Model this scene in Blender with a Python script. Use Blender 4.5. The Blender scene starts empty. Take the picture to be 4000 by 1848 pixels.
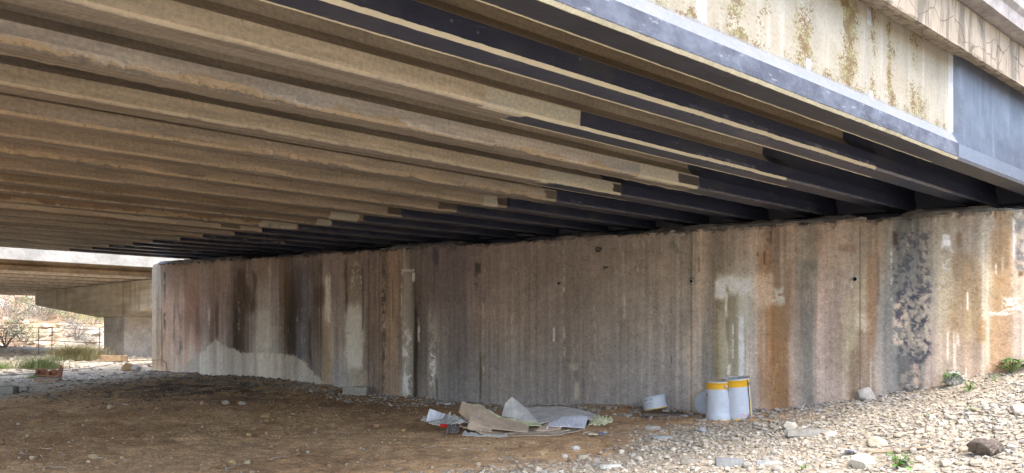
import bpy, math, random
import numpy as np
from mathutils import Vector, Matrix, Euler
random.seed(7); RNG = np.random.default_rng(7)
C = bpy.context.scene.collection
sc = bpy.context.scene
# ---------------------------------------------------------------- camera, sky, sun, exposure
cam_d = bpy.data.cameras.new('camera'); cam = bpy.data.objects.new('camera', cam_d); C.objects.link(cam)
cam.location = (0, 0, 0); cam.rotation_euler = (math.radians(90), 0, 0)
cam_d.sensor_width = 36; cam_d.lens = 25.2; cam_d.shift_y = (1378 - 924) / 4000
cam_d.clip_start = 0.05; cam_d.clip_end = 2000
sc.camera = cam
w = bpy.data.worlds.new('World'); sc.world = w; w.use_nodes = True
nt = w.node_tree; bg = nt.nodes['Background']
SUN_AZ, SUN_EL = math.radians(165), math.radians(60)      # azimuth clockwise from +Y
sky = nt.nodes.new('ShaderNodeTexSky'); sky.sky_type = 'NISHITA'; sky.sun_disc = False
sky.sun_elevation = SUN_EL; sky.sun_rotation = SUN_AZ; sky.dust_density = 3.0; sky.air_density = 1.0; sky.ozone_density = 1.0
nt.links.new(sky.outputs[0], bg.inputs[0]); bg.inputs[1].default_value = 0.15
sl = bpy.data.lights.new('sun', 'SUN'); sl.energy = 0.5; sl.angle = math.radians(50); sl.color = (1, 0.95, 0.88)
so = bpy.data.objects.new('sun', sl); C.objects.link(so)
sd = Vector((math.sin(SUN_AZ) * math.cos(SUN_EL), math.cos(SUN_AZ) * math.cos(SUN_EL), math.sin(SUN_EL)))
so.rotation_euler = sd.to_track_quat('Z', 'Y').to_euler()
sc.view_settings.view_transform = 'Standard'; sc.view_settings.look = 'None'
sc.view_settings.gamma = 1; sc.view_settings.use_curve_mapping = False
sc.view_settings.exposure = 2.35
sc.cycles.max_bounces = 8; sc.cycles.diffuse_bounces = 6; sc.cycles.glossy_bounces = 3

# ---------------------------------------------------------------- numeric helpers
F, CX, CY = 2800.0, 2000.0, 1378.0
D = np.array([.7897, .6135, .0094]); W = np.array([-.8247, .5655, .0349]); P0 = np.array([3.4212, 5.2335, 1.4])
Q0 = np.array([4.7976, 6.3028]); Wn = np.array([-.82473, .56552]); Nn = np.array([-.56552, -.82473])
SP = .7109
LB = -6.9  # deck cut short out of view to let sky light in underneath
TS = [.0829, -.0549, -.0589, -.0092, .0189, .0160, .0070, -.0270, .0171, .021, -.0134]
CS = [-.1462, -.0665, .0094, .0160, -.0260, -.0293, .0571, .0564, -.0277, .0385, .1169]
def B(l, w_, z):
    return P0 + l * D + w_ * W + np.array([0, 0, z])
def UN(u, n, z):
    p = Q0 + u * Wn + n * Nn; return np.array([p[0], p[1], z])
def srgb(c):
    c = np.asarray(c, float) / 255.0
    return np.where(c <= .04045, c / 12.92, ((c + .055) / 1.055) ** 2.4)
def sstep(x, a, b):
    t = np.clip((x - a) / (b - a), 0, 1); return t * t * (3 - 2 * t)
def _h(ix, iy, s):
    n = (ix.astype(np.int64) * 374761393 + iy.astype(np.int64) * 668265263 + s * 974711) & 0x7fffffff
    n = ((n ^ (n >> 13)) * 1274126177) & 0x7fffffff
    return ((n ^ (n >> 16)) & 0xffff) / 65535.0
def vn(x, y, s=0):
    x = np.asarray(x, float); y = np.asarray(y, float) + 0 * x
    ix = np.floor(x); iy = np.floor(y); fx = x - ix; fy = y - iy
    fx = fx * fx * (3 - 2 * fx); fy = fy * fy * (3 - 2 * fy); ix = ix.astype(np.int64); iy = iy.astype(np.int64)
    a = _h(ix, iy, s); b = _h(ix + 1, iy, s); c = _h(ix, iy + 1, s); d = _h(ix + 1, iy + 1, s)
    return (a + (b - a) * fx) * (1 - fy) + (c + (d - c) * fx) * fy
def fbm(x, y, o=4, s=0):
    r = 0; a = .5; t = 0
    for i in range(o):
        r = r + a * vn(np.asarray(x) * 2 ** i, np.asarray(y) * 2 ** i, s + i * 17); t += a; a *= .5
    return r / t
# ---------------------------------------------------------------- terrain height
WB = [(600, 1446), (660, 1450), (1000, 1475), (1264, 1501), (1490, 1542), (1700, 1566), (2100, 1582), (2500, 1594), (2702, 1612),
      (2954, 1610), (3269, 1571), (3546, 1532), (3730, 1488), (3998, 1433), (4300, 1370)]
def wall_u(px):
    k = (px - CX) / F
    return (k * Q0[1] - Q0[0]) / (Wn[0] - k * Wn[1])
def wall_pt(px, py):
    u = wall_u(px); Y = Q0[1] + u * Wn[1]; return u, (CY - py) / F * Y
_ub = sorted([wall_pt(*p) for p in WB])
UB = np.array([-12, -5] + [a for a, b in _ub] + [19, 25, 32, 50]); ZB = np.array([.9, .75] + [b for a, b in _ub] + [-.13, .08, .12, .15])
UF = np.array([-12, -4, -1, 0, 2, 3, 6, 12, 16, 20, 25, 50]); ZF = np.array([-.3, -.42, -.55, -.66, -.80, -.86, -.86, -.74, -.52, -.3, 0, .1])
UEND = wall_u(594)
def zg(X, Y, detail=True):
    X = np.asarray(X, float); Y = np.asarray(Y, float)
    dx = X - Q0[0]; dy = Y - Q0[1]; u = dx * Wn[0] + dy * Wn[1]; n = dx * Nn[0] + dy * Nn[1]
    t = np.clip(n / 4.6, 0, 1); t = t ** .8
    z = np.interp(u, UB, ZB) * (1 - t) + np.interp(u, UF, ZF) * t
    z = z - .25 * sstep(n, 6, 14) * sstep(-u, -14, 4)
    d = Y + .25 * X
    z = z + 9.0 * sstep(d, 24, 44) + 14 * sstep(d, 40, 130)
    if detail:
        far = sstep(Y, 20, 30)
        z = z + (fbm(X * .9, Y * .9, 3, 5) - .5) * .10 + (fbm(X * 5, Y * 5, 3, 9) - .5) * .035 + far * (fbm(X * .35, Y * .35, 4, 11) - .5) * 2.2
        z = z + (fbm(X * 16, Y * 16, 2, 31) - .5) * .018
    return z
_YS = np.concatenate([np.arange(2, 20, .04), np.arange(20, 150, .4)])
def at(px, py):
    k = (px - CX) / F; m = (CY - py) / F
    g = zg(k * _YS, _YS) - m * _YS; i = int(np.argmax(g >= 0)) if (g >= 0).any() else len(g) - 1
    if i == 0: Y = _YS[0]
    else: t = g[i - 1] / (g[i - 1] - g[i]); Y = _YS[i - 1] + t * (_YS[i] - _YS[i - 1])
    return np.array([k * Y, Y, float(zg(k * Y, Y))])

# ---------------------------------------------------------------- object helpers
def put(o, label=None, cat=None, group=None, kind=None, parent=None):
    if label: o['label'] = label
    if cat: o['category'] = cat
    if group: o['group'] = group
    if kind: o['kind'] = kind
    if parent: o.parent = parent
    return o
def empty(name, loc=(0, 0, 0), rz=0):
    o = bpy.data.objects.new(name, None); o.location = loc; o.rotation_euler = (0, 0, rz); C.objects.link(o); return o
def mesh(name, V, Fc, mat, uv=None, col=None, smooth=False, parent=None, colname='Col'):
    me = bpy.data.meshes.new(name)
    V = np.asarray(V, float)
    if isinstance(Fc, np.ndarray):
        nf, k = Fc.shape
        me.vertices.add(len(V)); me.vertices.foreach_set('co', V.ravel())
        me.loops.add(nf * k); me.loops.foreach_set('vertex_index', Fc.ravel().astype(np.int32))
        me.polygons.add(nf); me.polygons.foreach_set('loop_start', np.arange(0, nf * k, k, dtype=np.int32))
        me.update(calc_edges=True); me.validate()
    else:
        me.from_pydata([tuple(v) for v in V], [], [tuple(f) for f in Fc]); me.update()
    if uv is not None:
        l = me.uv_layers.new(name='UV'); vi = np.zeros(len(me.loops), np.int32); me.loops.foreach_get('vertex_index', vi)
        l.data.foreach_set('uv', np.asarray(uv, float)[vi].ravel())
    if col is not None:
        a = me.color_attributes.new(colname, 'FLOAT_COLOR', 'POINT')
        c4 = np.ones((len(V), 4)); c4[:, :3] = col; a.data.foreach_set('color', c4.ravel())
    if mat: me.materials.append(mat)
    me.polygons.foreach_set('use_smooth', np.full(len(me.polygons), bool(smooth)))
    o = bpy.data.objects.new(name, me); C.objects.link(o)
    if parent: o.parent = parent
    return o
def grid_faces(a, b):
    i = np.arange(a - 1)[:, None] * b + np.arange(b - 1)[None, :]
    i = i.ravel(); return np.stack([i, i + b, i + b + 1, i + 1], 1)
def prism(poly, n0, n1, frame):
    """poly = list of (a,b), extruded between n0 and n1; frame(a,b,n) -> point"""
    k = len(poly); V = [frame(a, b, n0) for a, b in poly] + [frame(a, b, n1) for a, b in poly]
    Fc = [tuple(range(k)), tuple(range(2 * k - 1, k - 1, -1))] + [(i, i + k, (i + 1) % k + k, (i + 1) % k) for i in range(k)]
    return V, Fc
def merge(parts):
    V = []; Fc = []
    for v, f in parts:
        o = len(V); V += [tuple(x) for x in v]; Fc += [tuple(i + o for i in q) for q in f]
    return V, Fc
def box(c, s, R=None):
    V = [np.array([(-1, 1)[i & 1] * s[0] / 2, (-1, 1)[i >> 1 & 1] * s[1] / 2, (-1, 1)[i >> 2 & 1] * s[2] / 2]) for i in range(8)]
    if R is not None: V = [np.array(R @ Vector(v)) for v in V]
    return [v + np.array(c) for v in V], [(0, 2, 3, 1), (4, 5, 7, 6), (0, 1, 5, 4), (2, 6, 7, 3), (0, 4, 6, 2), (1, 3, 7, 5)]
def tube(pts, r, seg=6):
    pts = [Vector(p) for p in pts]; V = []; Fc = []; n = len(pts)
    for i, p in enumerate(pts):
        t = (pts[min(i + 1, n - 1)] - pts[max(i - 1, 0)]).normalized()
        a = t.orthogonal().normalized() if abs(t.z) > .9 else t.cross(Vector((0, 0, 1))).normalized(); b = t.cross(a)
        rr = r[i] if hasattr(r, '__len__') else r
        for j in range(seg):
            an = 2 * math.pi * j / seg; V.append(p + a * math.cos(an) * rr + b * math.sin(an) * rr)
    for i in range(n - 1):
        for j in range(seg):
            Fc.append((i * seg + j, i * seg + (j + 1) % seg, (i + 1) * seg + (j + 1) % seg, (i + 1) * seg + j))
    Fc += [tuple(range(seg - 1, -1, -1)), tuple(range((n - 1) * seg, n * seg))]
    return V, Fc

# ---------------------------------------------------------------- material DSL
class MT:
    def __init__(s, name, rough=.9, spec=.3):
        s.m = bpy.data.materials.new(name); s.m.use_nodes = True; s.t = s.m.node_tree; s.b = s.t.nodes['Principled BSDF']
        s.b.inputs['Roughness'].default_value = rough; s.b.inputs['Specular IOR Level'].default_value = spec
    def L(s, a, i):
        if isinstance(a, (int, float)): i.default_value = a
        elif isinstance(a, (tuple, list, np.ndarray)):
            a = tuple(float(x) for x in a); i.default_value = a + (1,) if len(a) == 3 and i.type == 'RGBA' else a
        else: s.t.links.new(a, i)
    def math(s, op, a, b=0.0, c=None):
        n = s.t.nodes.new('ShaderNodeMath'); n.operation = op; s.L(a, n.inputs[0]); s.L(b, n.inputs[1])
        if c is not None: s.L(c, n.inputs[2])
        return n.outputs[0]
    def add(s, a, b): return s.math('ADD', a, b)
    def sub(s, a, b): return s.math('SUBTRACT', a, b)
    def mul(s, a, b): return s.math('MULTIPLY', a, b)
    def mx(s, a, b): return s.math('MAXIMUM', a, b)
    def ss(s, x, a, b, o0=0., o1=1.):
        n = s.t.nodes.new('ShaderNodeMapRange'); n.interpolation_type = 'SMOOTHSTEP'
        for v, i in zip((x, a, b, o0, o1), range(5)): s.L(v, n.inputs[i])
        return n.outputs[0]
    def mix(s, f, a, b, mode='MIX'):
        n = s.t.nodes.new('ShaderNodeMix'); n.data_type = 'RGBA'; n.blend_type = mode; s.L(f, n.inputs[0]); s.L(a, n.inputs[6]); s.L(b, n.inputs[7]); return n.outputs[2]
    def noise(s, vec, sc_, det=4, rough=.55, dist=0, scale3=None, col=False):
        if scale3 is not None:
            mp = s.t.nodes.new('ShaderNodeMapping'); s.t.links.new(vec, mp.inputs[0]); mp.inputs['Scale'].default_value = scale3; vec = mp.outputs[0]
        n = s.t.nodes.new('ShaderNodeTexNoise'); s.t.links.new(vec, n.inputs['Vector']); n.inputs['Scale'].default_value = sc_
        n.inputs['Detail'].default_value = det; n.inputs['Roughness'].default_value = rough; n.inputs['Distortion'].default_value = dist
        return n.outputs[1 if col else 0]
    def vor(s, vec, sc_, feat='F1', out=0):
        n = s.t.nodes.new('ShaderNodeTexVoronoi'); n.feature = feat; s.t.links.new(vec, n.inputs['Vector']); n.inputs['Scale'].default_value = sc_
        return n.outputs[out]
    def obj(s): n = s.t.nodes.new('ShaderNodeTexCoord'); return n.outputs['Object']
    def uvxy(s):
        n = s.t.nodes.new('ShaderNodeTexCoord'); p = s.t.nodes.new('ShaderNodeSeparateXYZ'); s.t.links.new(n.outputs['UV'], p.inputs[0])
        return n.outputs['UV'], p.outputs[0], p.outputs[1]
    def attr(s, name):
        n = s.t.nodes.new('ShaderNodeAttribute'); n.attribute_name = name; return n.outputs['Color']
    def vc(s, f, lo, hi):   # grey factor -> multiply colour
        return s.ss(f, .25, .75, lo, hi)
    def bump(s, h, strength=.4, dist=.01):
        n = s.t.nodes.new('ShaderNodeBump'); n.inputs['Strength'].default_value = strength; n.inputs['Distance'].default_value = dist
        s.L(h, n.inputs['Height']); s.t.links.new(n.outputs[0], s.b.inputs['Normal'])
    def color(s, c): s.L(c, s.b.inputs['Base Color']); return s.m
def mono(m, f):   # scalar to colour socket via combine
    n = m.t.nodes.new('ShaderNodeCombineColor'); [m.L(f, n.inputs[i]) for i in range(3)]; return n.outputs[0]
def simple(name, c, rough=.85, spec=.3, var=.25, sc_=8, bump=.2, metallic=0):
    m = MT(name, rough, spec); o = m.obj(); f = m.noise(o, sc_, 5); g = m.noise(o, sc_ * 7, 3)
    k = m.mul(m.vc(f, 1 - var, 1 + var), m.vc(g, 1 - var * .5, 1 + var * .5))
    m.color(m.mix(1.0, tuple(c), mono(m, k), 'MULTIPLY')); m.b.inputs['Metallic'].default_value = metallic
    if bump: m.bump(g, bump, .004)
    return m.m

# ---------------------------------------------------------------- ground
def axis(segs):
    r = [segs[0][0]]
    for a, b, s in segs:
        n = max(1, int(round((b - a) / s))); r += list(a + (b - a) * (np.arange(n) + 1) / n)
    return np.array(r)
gx = axis([(-400, -60, 20), (-60, -20, 1.0), (-20, -14, .2), (-14, -5, .06), (-5, 5, .035), (5, 9, .15), (9, 30, 2), (30, 400, 20)])
gy = axis([(-200, -20, 12), (-20, 1, 1.5), (1, 3.5, .15), (3.5, 9, .035), (9, 16, .055), (16, 30, .2), (30, 60, .6), (60, 130, 5), (130, 400, 20)])
GX, GY = np.meshgrid(gx, gy, indexing='ij'); X = GX.ravel(); Y = GY.ravel(); Z = zg(X, Y)
def UNof(X, Y):
    dx = X - Q0[0]; dy = Y - Q0[1]; return dx * Wn[0] + dy * Wn[1], dx * Nn[0] + dy * Nn[1]
U_, N_ = UNof(X, Y)
def gravel_mask(X, Y):
    s_ = ((X - .04) * .73 - (Y - 5.06) * .683) + (fbm(X * 1.3, Y * 1.3, 4, 3) - .5) * 1.1
    return sstep(s_, -.5, .5)
def dirt_band(X, Y):    # brown soil showing beside the cans
    u, n = UNof(X, Y); return sstep(fbm(X * 2, Y * 2, 3, 44), .42, .6) * (1 - sstep(n, .5, 1.6)) * sstep(u, 1.3, 2.2) * sstep(n, .02, .25)
def outside_mask(X, Y):
    u, n = UNof(X, Y); return sstep(u + n * .32 + (fbm(X * .8, Y * .8, 3, 8) - .5) * 1.2, 12.7, 14.2)  # pale soil past the bridge shadow edge, with daylight painted into its tone
gm = gravel_mask(X, Y) * (1 - .75 * dirt_band(X, Y)); om = outside_mask(X, Y)
dirt = np.array([.66, .44, .245]); dirt2 = np.array([.52, .33, .18]); grav = np.array([.41, .355, .275]); outc = np.array([.60, .51, .38])
f1 = fbm(X * .7, Y * .7, 4, 21); f2 = fbm(X * 3.3, Y * 3.3, 4, 22)
col = dirt[None] * (1 - sstep(f1 + (f2 - .5) * .5, .42, .68))[:, None] + dirt2[None] * sstep(f1 + (f2 - .5) * .5, .42, .68)[:, None]
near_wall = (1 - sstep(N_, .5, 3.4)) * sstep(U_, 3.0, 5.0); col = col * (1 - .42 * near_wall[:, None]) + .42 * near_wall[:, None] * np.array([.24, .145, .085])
ash = sstep(f2, .40, .58) * np.exp(-((U_ - 11.3) / 2.6) ** 2 - ((N_ - 1.3) / 1.2) ** 2); ash = np.clip(ash * .85, 0, 1)
col = col * (1 - ash[:, None]) + ash[:, None] * np.array([.035, .03, .028])
col = col * (1 - gm[:, None]) + gm[:, None] * grav * (.8 + .4 * f2[:, None])
col = col * (1 - om[:, None]) + om[:, None] * outc * (.75 + .5 * f2[:, None])
far = sstep(Y, 22, 30); rr = sstep(fbm(X * .5, Y * .5, 4, 71), .45, .6)
hill = np.array([.44, .30, .19])[None] * (1 - rr[:, None]) + np.array([.46, .40, .31])[None] * rr[:, None]
veg = sstep(fbm(X * .8, Y * .8, 4, 77), .60, .68); hill = hill * (1 - .5 * veg[:, None]) + .5 * veg[:, None] * np.array([.16, .17, .08])
col = col * (1 - far[:, None]) + far[:, None] * hill
m = MT('ground_soil', .95, .15); o = m.obj(); n1 = m.noise(o, 9, 6, .65); n2 = m.noise(o, 45, 4, .6)
v = m.mul(m.mul(m.vc(n1, .70, 1.28), m.vc(n2, .68, 1.30)), m.vc(m.noise(o, 2.2, 6, .7), .78, 1.18))
vo = m.vor(o, 38); v = m.mul(v, m.ss(vo, .1, .5, 1.15, .9))
m.color(m.mix(1.0, m.attr('Col'), mono(m, v), 'MULTIPLY')); m.bump(m.add(m.mul(n1, 1.0), m.mul(n2, .5)), .9, .03)
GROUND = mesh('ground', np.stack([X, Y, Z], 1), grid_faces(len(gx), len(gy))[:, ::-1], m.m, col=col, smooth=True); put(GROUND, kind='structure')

# ---------------------------------------------------------------- pier wall under the bridge
rows = """590:182,176,160|198,188,165|218,188,150
625:176,168,150|200,178,150|220,185,150
645:140,125,110|190,160,135|214,180,150
690:135,112,95|185,158,138|198,178,160
730:120,98,82|138,105,82|185,150,125
770:125,100,82|122,92,74|165,140,120
800:112,97,86|118,103,95|140,130,122
840:105,86,73|100,80,66|130,120,112
880:115,98,85|115,100,92|130,122,118
920:92,78,68|70,58,48|64,54,46
950:82,68,54|64,50,38|62,52,44
985:106,92,84|100,92,88|104,98,95
1010:106,90,72|125,118,108|140,135,125
1050:112,95,82|120,112,104|140,135,125
1085:100,86,78|104,97,92|108,104,102
1115:85,66,48|70,56,40|72,60,46
1145:88,76,68|52,46,42|50,45,42
1180:90,82,78|78,77,82|84,84,90
1215:95,82,76|84,79,79|90,86,86
1245:88,76,67|74,62,54|90,82,76
1275:110,97,84|142,135,122|118,106,84
1300:105,92,85|110,102,98|118,112,108
1340:110,95,83|110,101,95|118,116,116
1370:96,84,70|140,136,128|130,128,122
1410:100,87,74|118,113,102|120,112,100
1440:96,84,76|95,82,74|95,85,78
1480:105,90,80|105,90,80|100,86,74
1500:86,74,62|88,75,63|92,80,70
1525:122,103,84|128,107,86|118,98,80
1555:104,88,74|96,83,72|100,88,76
1585:114,107,95|126,122,114|140,140,142
1620:90,84,76|64,57,50|52,46,40
1660:94,85,80|94,87,84|94,88,84
1700:90,82,80|104,99,94|112,109,106
1760:90,80,78|92,86,84|88,86,86
1820:92,83,79|90,84,84|90,87,88
1870:104,91,82|110,98,89|100,95,92
1930:106,94,85|110,98,90|104,98,95
2000:112,100,90|116,104,95|108,102,98
2060:104,93,85|108,98,90|103,98,95
2150:106,95,86|106,96,90|102,97,94
2250:108,98,88|104,95,88|98,92,88
2350:110,99,89|110,101,93|104,98,94
2450:112,102,90|112,103,94|106,101,97
2600:115,106,95|118,109,100|113,107,102
2680:118,110,98|122,113,103|116,109,103
2710:140,126,107|142,128,112|140,128,116
2755:132,118,102|136,123,110|124,114,104
2780:112,103,92|112,104,92|108,104,98
2810:112,102,88|116,107,84|114,104,80
2850:126,116,103|134,126,106|128,120,98
2900:130,118,104|146,142,130|156,153,144
2960:150,134,117|158,142,126|150,134,120
3010:130,112,94|140,104,66|146,103,60
3060:126,108,92|126,98,68|120,91,60
3090:148,130,111|140,120,103|145,126,110
3140:120,112,99|102,97,87|118,113,104
3175:140,126,110|130,118,106|140,126,112
3200:150,132,115|160,136,120|155,136,122
3260:148,130,113|140,122,110|148,130,118
3310:144,128,112|150,130,107|155,136,118
3350:138,124,108|156,142,114|126,106,82
3400:128,113,97|140,114,87|134,115,96
3425:126,110,92|142,110,80|138,118,98
3450:124,116,102|130,125,115|140,130,120
3500:104,103,99|112,112,107|112,110,106
3550:94,93,92|106,104,100|118,110,100
3600:112,107,99|118,110,98|122,114,104
3650:138,130,115|148,138,120|156,138,124
3700:143,134,118|166,150,118|163,145,122
3760:140,125,109|142,118,84|155,132,110
3810:140,128,111|150,126,88|160,137,114
3850:158,149,132|178,163,135|174,156,132
3890:130,107,78|150,118,74|163,126,88
3940:130,112,84|158,126,84|150,118,92
3965:148,138,120|158,138,112|158,138,118
4010:136,130,120|172,154,136|172,154,140
4300:140,130,118|170,150,135|170,152,140"""
R_ = []  # wall tones hold some of the light falling on it, palest at left
for ln in rows.split('\n'):
    a, b = ln.split(':'); R_.append([float(a)] + [float(x) for t in b.split('|') for x in t.split(',')])
R_ = np.array(R_)
u1, u0 = UEND, -3.0
ug = np.concatenate([np.linspace(u0, 0, 60)[:-1], np.linspace(0, 4, 330)[:-1], np.linspace(4, 9, 320)[:-1], np.linspace(9, u1, 260)])
def wtop(u): return 1.28 + .0349 * u
hg = np.linspace(0, 1, 230)
UU, HH = np.meshgrid(ug, hg, indexing='ij'); u = UU.ravel(); hh = HH.ravel()
zb = -1.0; top = wtop(u) + (fbm(u * 9, u * 0, 4, 13) - .5) * .05 + (fbm(u * 1.3, 0 * u, 2, 14) - .5) * .02
z = zb + (top - zb) * hh
Yw = Q0[1] + u * Wn[1]; Xw = Q0[0] + u * Wn[0]; px = CX + F * Xw / Yw; py = CY - F * z / Yw
gz = np.interp(u, UB, ZB); hf = (z - gz) / (wtop(u) - gz)
dpx = px + ((fbm(u * 1.2, z * 1.1, 3, 50) - .5) * .16 + (fbm(u * 9, z * 1.3, 3, 51) - .5) * .06 + (fbm(u * 26, z * .5, 3, 52) - .5) * .15) * F / Yw
cols = []
for ch in range(3):
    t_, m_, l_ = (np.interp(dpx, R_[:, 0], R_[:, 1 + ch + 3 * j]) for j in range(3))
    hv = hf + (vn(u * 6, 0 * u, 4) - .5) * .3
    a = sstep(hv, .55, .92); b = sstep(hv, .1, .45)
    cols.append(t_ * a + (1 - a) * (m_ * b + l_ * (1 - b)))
wc = np.stack(cols, 1)
def streakmul(sig, fu, fz, s, oct_=3): return 1 + sig * (fbm(u * fu, z * fz, oct_, s) - .5) * 2
wc *= streakmul(.12, 26, .4, 60)[:, None] * streakmul(.05, 60, 1.5, 61)[:, None] * streakmul(.08, 5, 5, 62, 4)[:, None] * streakmul(.05, 60, 60, 63, 1)[:, None]
def stain(x0, x1, y0, y1, c, al=.8, su=10, sv=25, wob=8, br=None, seed=0, tpr=0):
    """soft stain between photograph columns x0..x1 and rows y0..y1 of the wall face"""
    global wc
    sd_ = 100 + seed + int(x0) % 97
    xx = px + (fbm(u * 10, z * 4, 3, sd_) - .5) * 2 * wob; yy = py + (fbm(u * 22, z * 3, 3, sd_ + 1) - .5) * 2 * sv
    cx_ = (x0 + x1) / 2; hw = (x1 - x0) / 2 * (1 - tpr * np.clip((yy - y0) / max(1, y1 - y0), 0, 1))
    k = sstep(hw - np.abs(xx - cx_), -su, su) * sstep(yy, y0 - sv, y0 + sv) * (1 - sstep(yy, y1 - sv, y1 + sv))
    if br is not None:
        sel = np.nonzero(k > 0)[0]; uu_ = u[sel]; zz_ = z[sel]
        wu = (fbm(uu_ * 11 + 3, zz_ * 11, 3, sd_ + 7) - .5) * .14; wz = (fbm(uu_ * 11 + 9, zz_ * 11 + 4, 3, sd_ + 8) - .5) * .14
        cu, cz = (uu_ + wu) * br[0] * .8, (zz_ + wz) * br[1] * .9; ca, sa = math.cos(.5), math.sin(.5)
        nz = np.zeros(len(u)); nz[sel] = fbm(cu * ca + cz * sa, cz * ca - cu * sa, 5, sd_ + 2)
        k = k * sstep(nz, br[2], br[2] + br[3])
    k = (k * al)[:, None]; wc = wc * (1 - .88 * k) + .88 * k * np.array(c, float)
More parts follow.
